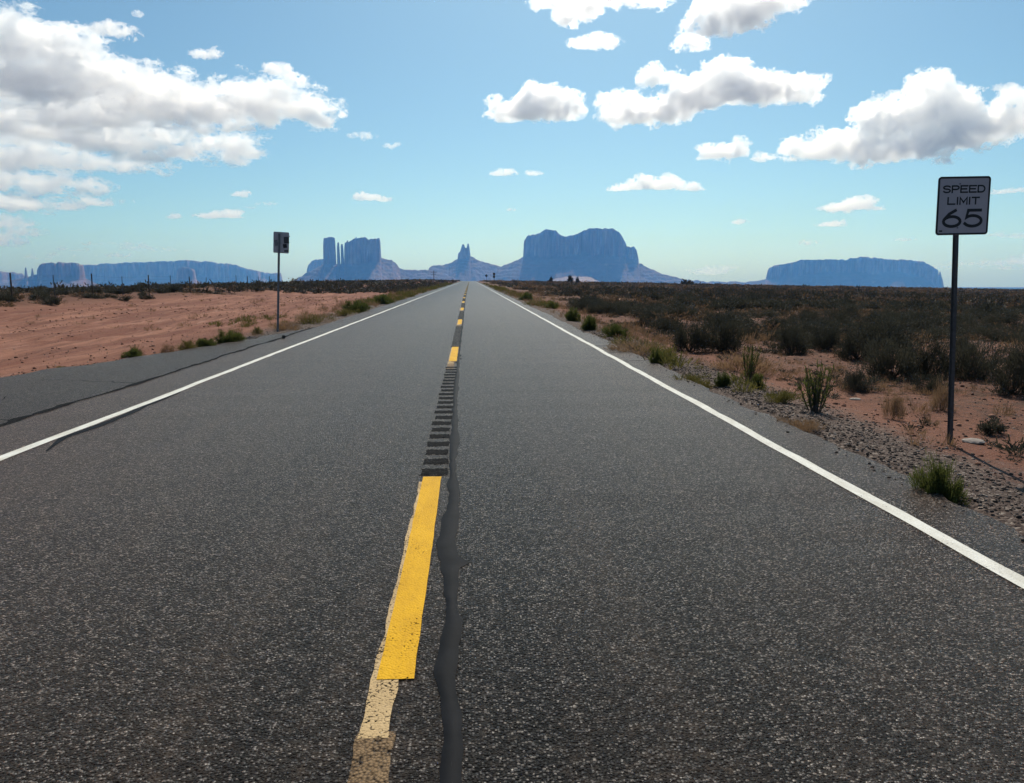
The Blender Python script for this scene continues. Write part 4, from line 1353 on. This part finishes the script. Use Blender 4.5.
plant_px('green2', 'rabbitbrush', 757, 388, 14, 12, 'low green shrub at the foot of the shorter leafy stalks', 'bush')
plant_px('weed0', 'weed_clump', 686, 382, 40, 9, 'yellow green weeds lining the asphalt edge before the leafy stalks', 'weeds')
plant_px('weed1', 'weed_clump', 703, 387, 26, 8, 'yellow weeds at the nearer end of the strip by the asphalt edge', 'weeds')
plant_px('weed0', 'weed_clump', 780, 402, 34, 11, 'yellow green weeds beside the taller leafy stalks', 'weeds')
plant_px('straw2', 'grass_tuft', 800, 428, 52, 9, 'straw coloured grass along the gravel below the taller leafy stalks', 'grass')
plant_px('straw0', 'grass_tuft', 745, 372, 70, 15, 'tawny dry grass behind the shorter leafy stalks', 'grass')
plant_px('straw1', 'grass_tuft', 640, 353, 60, 9, 'tawny dry grass between the dull green bush and the narrow shrub', 'grass')
# left of the road
GL = 'green shrubs along the far gravel edge'
plant_px('green1', 'rabbitbrush', 231, 343, 22, 9, 'dense green shrub by the gravel nearest the back of the road sign', 'bush', GL)
plant_px('green2', 'rabbitbrush', 206, 347, 16, 7, 'green shrub second from the one nearest the back of the road sign', 'bush', GL)
plant_px('weed1', 'weed_clump', 189, 350, 20, 8, 'yellow green weed clump in the middle of the gravel edge row', 'weeds', GL)
plant_px('straw1', 'dry_shrub', 169, 353, 13, 7, 'brown dry shrub at the edge of the pavement and red dirt', 'bush', GL)
plant_px('green0', 'rabbitbrush', 133, 357, 16, 7, 'green shrub standing alone farthest from the road sign back at the dirt edge', 'bush', GL)
plant_px('weed0', 'weed_clump', 61, 369, 8, 3, 'tiny yellow weed at the edge of the wide pavement', 'weeds', GL)
plant_px('weed1', 'weed_clump', 258, 334, 12, 6, 'yellow brown weed just before the back of the road sign', 'weeds', GL)
plant_px('green1', 'rabbitbrush', 357, 312, 24, 8, 'green bush on the far verge where the red dirt narrows', 'bush', GL)
plant_px('green2', 'rabbitbrush', 382, 304, 20, 7, 'green bush farther up the far verge beside the white line', 'bush', GL)
plant_px('weed0', 'weed_clump', 343, 316, 20, 6, 'yellow weeds on the far verge just before its green bushes', 'weeds', GL)
plant_px('straw2', 'grass_tuft', 310, 323, 40, 6, 'straw tufts past the road sign back along the gravel', 'grass', GL)
plant_px('straw0', 'grass_tuft', 285, 330, 34, 6, 'straw tufts around the foot of the road sign back', 'grass', GL)


# the two stands of tall leafy stalks at the gravel edge
def stalks(px, py, wpx, hpx, n, label, seed, dry=0.0):
    g = np.random.default_rng(seed)
    p = hit(px, py)
    e = empty('leafy_stalks', (p.x, p.y, float(land(p.x, p.y))), label, 'plant', None)
    W, Hh = wpx / F_PX * p.y, hpx / F_PX * p.y
    sb = bmesh.new()
    LV, LF, nv = [], [], 0
    for i in range(n):
        a = g.uniform(0, 6.28); rr = W * 0.5 * g.uniform(0.1, 1) ** 0.8
        tip = np.array([math.cos(a) * rr, math.sin(a) * rr * 0.8, Hh * g.uniform(0.6, 1.0) * (1 - 0.25 * (rr / W))])
        root = tip * np.array([0.28, 0.28, 0]) + np.array([0, 0, -0.03])
        mid = (root + tip) / 2 + g.normal(size=3) * 0.012
        bm_tube(sb, [tuple(root), tuple(mid), tuple(tip)], 0.007, 0.003, 5)
        m = 34
        t = g.uniform(0.18, 1.02, m)[:, None]
        P = np.where(t < .5, root + (mid - root) * t * 2, mid + (tip - mid) * (t * 2 - 1)) + g.normal(size=(m, 3)) * 0.004
        D = (tip - root) / np.linalg.norm(tip - root) * 1.1 + g.normal(size=(m, 3)) * 0.42
        V, F = leaves(P, D, g.uniform(0.035, 0.075, m), g.uniform(0.007, 0.013, m), g, 0.05)
        LV.append(V); LF.append(F + nv); nv += len(V)
    mesh_np('foliage', np.concatenate(LV), np.concatenate(LF), M['green'], e)
    bm_obj('stem', sb, M['twig'], e)
    TAKEN.append((p.x, p.y, W * .5))
stalks(815, 412, 40, 52, 26, 'taller stand of green leafy stalks at the gravel edge, nearer the sign', 3)
stalks(748, 382, 24, 40, 18, 'shorter stand of leafy stalks at the gravel edge behind the taller one', 5)

# scattered sagebrush: the nearest as plants of their own, the rest as scrub
def scatter(n, ymin, ymax, xmin, xmax, seed, accept):
    g = np.random.default_rng(seed)
    Y = ymin + (ymax - ymin) * g.random(n)
    X = g.uniform(xmin, xmax, n)
    k = accept(X, Y)
    return X[k], Y[k], g


def in_view(X, Y, pad=280):
    P = np.stack([X, Y, land(X, Y) + 0.3], 1)
    a, b = project(P)
    return (a > -pad) & (a < W_PX + pad) & (b < H_PX + 300)


def patchy(X, Y, s, lo, hi):
    return sstep(lo, hi, N1.fbm(X * s, Y * s, 40, 3) * .5 + .5)


cand = []
gR = np.random.default_rng(31)
for (n, a, b, xa, xb) in ((3000, 8, 60, 6.5, 70), (4200, 60, 140, 8.5, 120), (1500, 26, 140, -95, -21.5), (330, 80, 140, -24, -6.4)):
    X = gR.uniform(xa, xb, n); Y = gR.uniform(a, b, n)
    k = in_view(X, Y)
    k &= gR.random(n) < np.where(X > 0, 0.05 + 0.95 * patchy(X, Y * 1.8, 0.10, 0.38, 0.60), 0.8)
    # the bare red apron of soil near the road on the right
    k &= ~((X > 0) & (Y < 26) & (X < 6.0 + 0.10 * Y + 1.4 * N2(X * .2, Y * .2, 3)))
    k &= ~((X > 0) & (Y < 17.5) & (X < 11 + 0.3 * Y))
    k &= ~((X > 0) & (Y > 34) & (np.abs(X - np.interp(Y, yd, cd)) < 1.3))
    # tongues of red dirt left of the road
    k &= ~((X < 0) & (X > -21.5) & (Y < 84 + 10 * N2(X * .2, 0.3, 1)))
    for x, y in zip(X[k], Y[k]): cand.append((x, y))
cand.sort(key=lambda c: math.hypot(*c))
kept = []
occ = {}
for (x, y) in cand:
    r = random.uniform(0.42, 0.95) * (1.0 if x > 0 else 0.85)
    if any((x - tx) ** 2 + (y - ty) ** 2 < (r * .7 + tr) ** 2 for tx, ty, tr in TAKEN): continue
    cell = (int(x // 2), int(y // 2))
    near = [q for i in (-1, 0, 1) for j in (-1, 0, 1) for q in occ.get((cell[0] + i, cell[1] + j), [])]
    if any((x - q[0]) ** 2 + (y - q[1]) ** 2 < (0.62 * (r + q[2])) ** 2 for q in near): continue
    occ.setdefault(cell, []).append((x, y, r))
    kept.append((x, y, r))
N_SOLO = 255
KX, KY = np.array([q[0] for q in kept]), np.array([q[1] for q in kept])
seen = in_view(KX, KY, 12)
kept = [q for q, s in zip(kept, seen) if s] + [q for q, s in zip(kept, seen) if not s]
for i, (x, y, r) in enumerate(kept[:N_SOLO]):
    hh = r * random.uniform(0.58, 0.95)
    if x > 0:
        lb, gp_ = 'dark grey green sagebrush, one of many crowding the plain behind the speed limit sign', 'sagebrush crowding the plain behind the speed limit sign'
    elif x < -20:
        lb, gp_ = 'dark sagebrush, one of many on the low rise along the wire fence', 'sagebrush on the rise along the wire fence'
    else:
        lb, gp_ = 'dark sagebrush, one of those on the verge past the red dirt', 'sagebrush on the verge past the red dirt'
    d = math.hypot(x, y)
    plant(('sage%d' % (i % 5)) if d < 45 else ('sagelow%d' % (i % 3)), 'sagebrush', x, y, r, hh, lb, 'bush', gp_, None, d < 26)


def merged(name, mat, items, protos, seed):
    """one ground-cover object: rotated and scaled copies of a few clumps"""
    g = np.random.default_rng(seed)
    Vs, Fs, nv = [], [], 0
    for (x, y, z, r, h) in items:
        V, F = protos[g.integers(len(protos))]
        a = g.uniform(0, 6.28); c, s = math.cos(a), math.sin(a)
        P = np.empty_like(V)
        P[:, 0] = (V[:, 0] * c - V[:, 1] * s) * r + x
        P[:, 1] = (V[:, 0] * s + V[:, 1] * c) * r + y
        P[:, 2] = V[:, 2] * h + z
        Vs.append(P); Fs.append(F + nv); nv += len(V)
    o = mesh_np(name, np.concatenate(Vs), np.concatenate(Fs), mat)
    tag(o, kind='stuff')
    return o


# rest of the near scrub, then the far plain
rest = [(x, y, float(land(x, y)) - 0.03, r, r * random.uniform(.5, .95)) for (x, y, r) in kept[N_SOLO:]]
pm = [bush_data(600 + i, 150, 1, 1, (0.34, 0.13), 0.16, 0.8, 26)[:2] for i in range(4)]
gF = np.random.default_rng(77)
far = []
for (n, a, b, xa, xb, r0, r1) in ((6500, 130, 260, 9, 215, 0.6, 1.4), (5200, 250, 560, 9, 430, 0.9, 2.0), (2600, 130, 300, -190, -6.6, 0.6, 1.4), (1900, 290, 560, -360, -7, 0.9, 2.0), (1800, 560, 900, -600, 680, 1.2, 2.4)):
    X = gF.uniform(xa, xb, n); Y = gF.uniform(a, b, n)
    k = in_view(X, Y) & (gF.random(n) < 0.10 + 0.80 * patchy(X, Y, 0.035, 0.38, 0.66)) & ~((X > -6.6) & (X < 5.5))
    k &= ~((X > 0) & (np.abs(X - np.interp(Y, yd, cd)) < 1.6) & (Y < 420))
    X, Y = X[k], Y[k]
    Z = land(X, Y)
    for x, y, z in zip(X, Y, Z):
        r = gF.uniform(r0, r1); far.append((x, y, z - 0.05, r, r * gF.uniform(.28, .55)))
pf = [bush_data(650 + i, 46, 1, 1, (0.55, 0.30), 0.18, 0.8, 16)[:2] for i in range(4)]
merged('sagebrush_scrub', M['sage_far'], rest, pm, 5)
merged('distant_scrub', M['sage_far'], far, pf, 6)
print('kept', len(kept), 'far', len(far))

# dry grass between the shrubs
mt_ = mat_leaf('brown_scrub', (0.085, 0.056, 0.035), (0.17, 0.108, 0.064), 0.3)
gH = np.random.default_rng(78)
brown = []
for (n, a, b, xa, xb, r0, r1) in ((1300, 22, 60, 6.5, 55, 0.25, 0.6), (2600, 55, 140, 8, 120, 0.4, 0.9), (3000, 130, 300, 8, 230, 0.6, 1.3), (2200, 280, 600, 8, 450, 0.9, 1.9), (700, 26, 140, -90, -22, 0.3, 0.6), (900, 140, 480, -300, -7, 0.8, 1.6)):
    X = gH.uniform(xa, xb, n); Y = gH.uniform(a, b, n)
    k = in_view(X, Y) & (gH.random(n) < patchy(X + 200, Y * 2.2, 0.05, 0.36, 0.62)) & ~((X > 0) & (X < 6.0 + 0.08 * Y) & (Y < 30))
    X, Y = X[k], Y[k]; Z = land(X, Y)
    for x, y, z in zip(X, Y, Z):
        r = gH.uniform(r0, r1); brown.append((x, y, z - 0.04, r, r * gH.uniform(.35, .75)))
merged('brown_scrub', mt_, brown, pm, 12)
tan = []
for (n, a, b, xa, xb, r0, r1) in ((2600, 34, 130, 8, 110, 0.2, 0.5), (2600, 120, 320, 8, 240, 0.4, 1.0), (1500, 300, 600, 8, 450, 0.8, 1.8)):
    X = gH.uniform(xa, xb, n); Y = gH.uniform(a, b, n)
    k = in_view(X, Y) & (gH.random(n) < patchy(X + 90, Y * 2.6, 0.045, 0.50, 0.68))
    X, Y = X[k], Y[k]; Z = land(X, Y)
    for x, y, z in zip(X, Y, Z):
        r = gH.uniform(r0, r1); tan.append((x, y, z - 0.04, r, r * gH.uniform(.4, .8)))
merged('tan_grass', M['straw'], tan, pm, 13)
items = []
gG = np.random.default_rng(91)
for (n, a, b, xa, xb) in ((3400, 4, 32, 4.6, 34), (3200, 30, 100, 5.2, 85), (900, 26, 90, -70, -20.5), (500, 18, 110, -8.2, -5.6), (700, 14, 120, 3.9, 6.2), (60, 24, 80, -19, -8)):
    X = gG.uniform(xa, xb, n); Y = gG.uniform(a, b, n)
    k = in_view(X, Y) & (gG.random(n) < 0.12 + 0.88 * patchy(X + 50, Y, 0.35, 0.42, 0.68))
    k &= ~((X < 0) & (Y < 27) & (X > -np.interp(Y, ya, ext) - 0.1))
    X, Y = X[k], Y[k]; Z = land(X, Y)
    for x, y, z in zip(X, Y, Z):
        r = gG.uniform(0.07, 0.20) * (0.75 if y < 22 else 1.0 + min(y, 80) / 120); items.append((x, y, z - 0.02, r, r * gG.uniform(.5, 1.1)))
pg = [bush_data(700 + i, 70, 1, 1, (0.75, 0.045), 0.16, 1.8, 12)[:2] for i in range(4)]
merged('dry_grass', M['straw'], items, pg, 8)
# dark litter: dead low tufts on the soil
items = []
for (n, a, b, xa, xb) in ((3000, 4, 32, 5.2, 34), (2600, 30, 90, 6.0, 75), (700, 26, 80, -60, -20.5)):
    X = gG.uniform(xa, xb, n); Y = gG.uniform(a, b, n)
    k = in_view(X, Y) & (gG.random(n) < 0.15 + 0.85 * patchy(X - 30, Y, 0.3, 0.40, 0.66))
    X, Y = X[k], Y[k]; Z = land(X, Y)
    for x, y, z in zip(X, Y, Z):
        r = gG.uniform(0.06, 0.2); items.append((x, y, z - 0.015, r, r * gG.uniform(.35, .9)))
merged('low_scrub', M['sage'], items, [bush_data(720 + i, 60, 1, 1, (0.5, 0.10), 0.2, 0.8, 14)[:2] for i in range(3)], 9)
# green weeds threading along both road edges
items = []
for (n, a, b, xa, xb) in ((150, 11, 60, 3.65, 4.5), (300, 40, 240, 3.8, 5.6), (420, 36, 240, -7.2, -5.3), (60, 14, 36, -9.2, -5.6)):
    X = gG.uniform(xa, xb, n); Y = gG.uniform(a, b, n)
    k = in_view(X, Y) & (gG.random(n) < patchy(X, Y + 20, 0.22, 0.40, 0.62))
    k &= ~((X < 0) & (Y < 27) & (X > -np.interp(Y, ya, ext) - 0.05))
    X, Y = X[k], Y[k]; Z = land(X, Y)
    for x, y, z in zip(X, Y, Z):
        r = gG.uniform(0.10, 0.32) * (1.0 if y < 40 else 1.6); items.append((x, y, z - 0.02, r, r * gG.uniform(.6, 1.0)))
merged('verge_weeds', M['yellowgreen'], items, [bush_data(740 + i, 90, 1, 1, (0.5, 0.07), 0.2, 1.3, 14)[:2] for i in range(3)], 10)

# small far trees on the plain
for (px, py, w, h, lb) in ((688, 285.4, 11, 5, 'lone dark juniper far out on the plain under the ridge'), (551, 281.2, 4.5, 3, 'tiny dark juniper before the pale sand slope'),
                           (570, 281.2, 6, 4.5, 'dark juniper in front of the pale sand slope, bigger of two'), (577.5, 281.2, 3.5, 3.5, 'thin dark juniper close beside the bigger one on the sand slope'),
                           (718, 286, 6, 2.5, 'tiny dark juniper beyond the lone one on the plain')):
    p = at_depth(px, py, 330)
    g = float(land(p.x, 330))
    e = empty('juniper_tree', (p.x, 330, g), lb, 'tree', 'junipers on the plain')
    W, Hh = w / F_PX * 330 * .5, (py - (py - h)) / F_PX * 330 + (p.z - g)
    V, F, C = bush_data(int(px), 420, 1, 1, (0.30, 0.16), 0.16, 0.7, 30)
    V = V.copy(); V[:, 2] = V[:, 2] * 0.75 + 0.25
    mesh_np('crown', V * np.array([W, W, Hh]), F, M['sage_far'], e)
    bm = bmesh.new()
    bm_tube(bm, [(0, 0, -0.2), (0.1, 0, Hh * .3), (0, 0.1, Hh * .7)], 0.16, 0.07, 6)
    bm_obj('trunk', bm, M['twig'], e)

# ------------------------------------------------------------------ loose stones
ICO = bmesh.new(); bmesh.ops.create_icosphere(ICO, subdivisions=1, radius=1)
ICO.verts.ensure_lookup_table()
iv = np.array([v.co[:] for v in ICO.verts]); fi = np.array([[v.index for v in f.verts] for f in ICO.faces]); ICO.free()


def stones(name, X, Y, S, seed, z_off=None, mat=None):
    g = np.random.default_rng(seed)
    n = len(X)
    Z = np.where((X > ROAD_L) & (X < ROAD_R - 0.02), 0.0, np.maximum(land(X, Y), -0.5)) if z_off is None else z_off
    J = iv[None] * (1 + g.uniform(-.28, .28, (n, len(iv), 1)))
    sc = S[:, None, None] * g.uniform(.6, 1.2, (n, 1, 3)) * np.array([1, 1, 0.65])
    J = J * sc
    a = g.uniform(0, 6.28, n); c, s = np.cos(a)[:, None], np.sin(a)[:, None]
    P = np.stack([J[..., 0] * c - J[..., 1] * s + X[:, None], J[..., 0] * s + J[..., 1] * c + Y[:, None], J[..., 2] + Z[:, None] + S[:, None] * .2], -1)
    F = (fi[None] + (np.arange(n) * len(iv))[:, None, None]).reshape(-1, 3)
    return tag(mesh_np(name, P.reshape(-1, 3), F, mat or M['stone']), kind='stuff')


gS = np.random.default_rng(123)
def band(n, a, b, c0, c1, p=1.0):
    Y = a + (b - a) * gS.random(n) ** p
    return gS.uniform(c0, c1, n), Y
X, Y = band(32000, 0.5, 26, 3.30, 5.2, 1.4)
k = gS.random(len(X)) < np.where(X < 3.55, 0.22 * np.clip((X - 3.3) / .25, 0, 1), np.clip(1.25 - (X - 3.7) / 1.4, 0.1, 1))
X, Y = X[k], Y[k]
X2, Y2 = band(8500, 0.5, 40, 4.2, 11.0, 1.5)
X3, Y3 = band(2600, 16, 60, -6.9, -5.3, 1.4)
k3 = X3 < -np.interp(Y3, ya, ext) - 0.02
k3 |= Y3 > 27
X3, Y3 = X3[k3], Y3[k3]
Y4 = gS.uniform(11, 27, 900); X4 = -np.interp(Y4, ya, ext) - np.abs(gS.normal(size=900)) * 0.22
X5, Y5 = band(1400, 12, 60, -19, -8, 1.5)
XX = np.concatenate([X, X2, X3, X4, X5]); YY = np.concatenate([Y, Y2, Y3, Y4, Y5])
SS = 0.0045 + 0.018 * gS.random(len(XX)) ** 3.5
SS[-1400:] *= 1.2
kk = in_view(XX, YY)
stones('gravel', XX[kk], YY[kk], SS[kk], 4)
# clods and crumbs of red soil
_t = NT('red_soil_clods')
_r = _t.n('ShaderNodeNewGeometry').outputs['Random Per Island']
_t.bsdf(_t.ramp(_r, (0.0, (0.13, 0.060, 0.040)), (0.5, (0.22, 0.11, 0.072)), (1.0, (0.34, 0.19, 0.13))), 0.95, None, 0.1)
Xa, Ya = band(18000, 2, 45, 4.6, 34, 1.4)
Xb, Yb = band(7000, 11, 75, -22, -7.0, 1.5)
kb = Xb < -np.interp(Yb, ya, ext) - 0.1
kb &= gS.random(len(Xb)) < 0.15 + 0.85 * patchy(Xb * 1.5, Yb * 0.5, 0.35, 0.45, 0.65)
XX = np.concatenate([Xa, Xb[kb]]); YY = np.concatenate([Ya, Yb[kb]])
kk = in_view(XX, YY)
stones('soil_clods', XX[kk], YY[kk], (0.006 + 0.030 * gS.random(len(XX)) ** 3.2)[kk] * (1 + YY[kk] / 60), 14, None, _t.m)
# a flat pale stone lying by the foot of the speed limit sign, another out on the soil
for (px, py, w, lb) in ((972, 444, 0.22, 'flat pale stone lying by the foot of the speed limit sign'), (855, 399.5, 0.16, 'small white stone out on the red soil before the low sagebrush')):
    p = hit(px, py)
    bm = bmesh.new()
    bmesh.ops.create_icosphere(bm, subdivisions=2, radius=1)
    for v in bm.verts:
        q = v.co.copy()
        f = 1 + 0.22 * float(N1(q.x * 1.3 + px, q.y * 1.3, q.z * 1.3))
        v.co = Vector((q.x * w * .6 * f, q.y * w * .45 * f, q.z * w * .16 * f + w * .06))
    o = bm_obj('flat_stone', bm, mat_plain('pale_limestone', (0.30, 0.255, 0.22), 0.9, 0, 0.2, 0.2, 20, 0.3))
    o.location = (p.x, p.y, float(land(p.x, p.y)))
    tag(o, lb, 'stone')
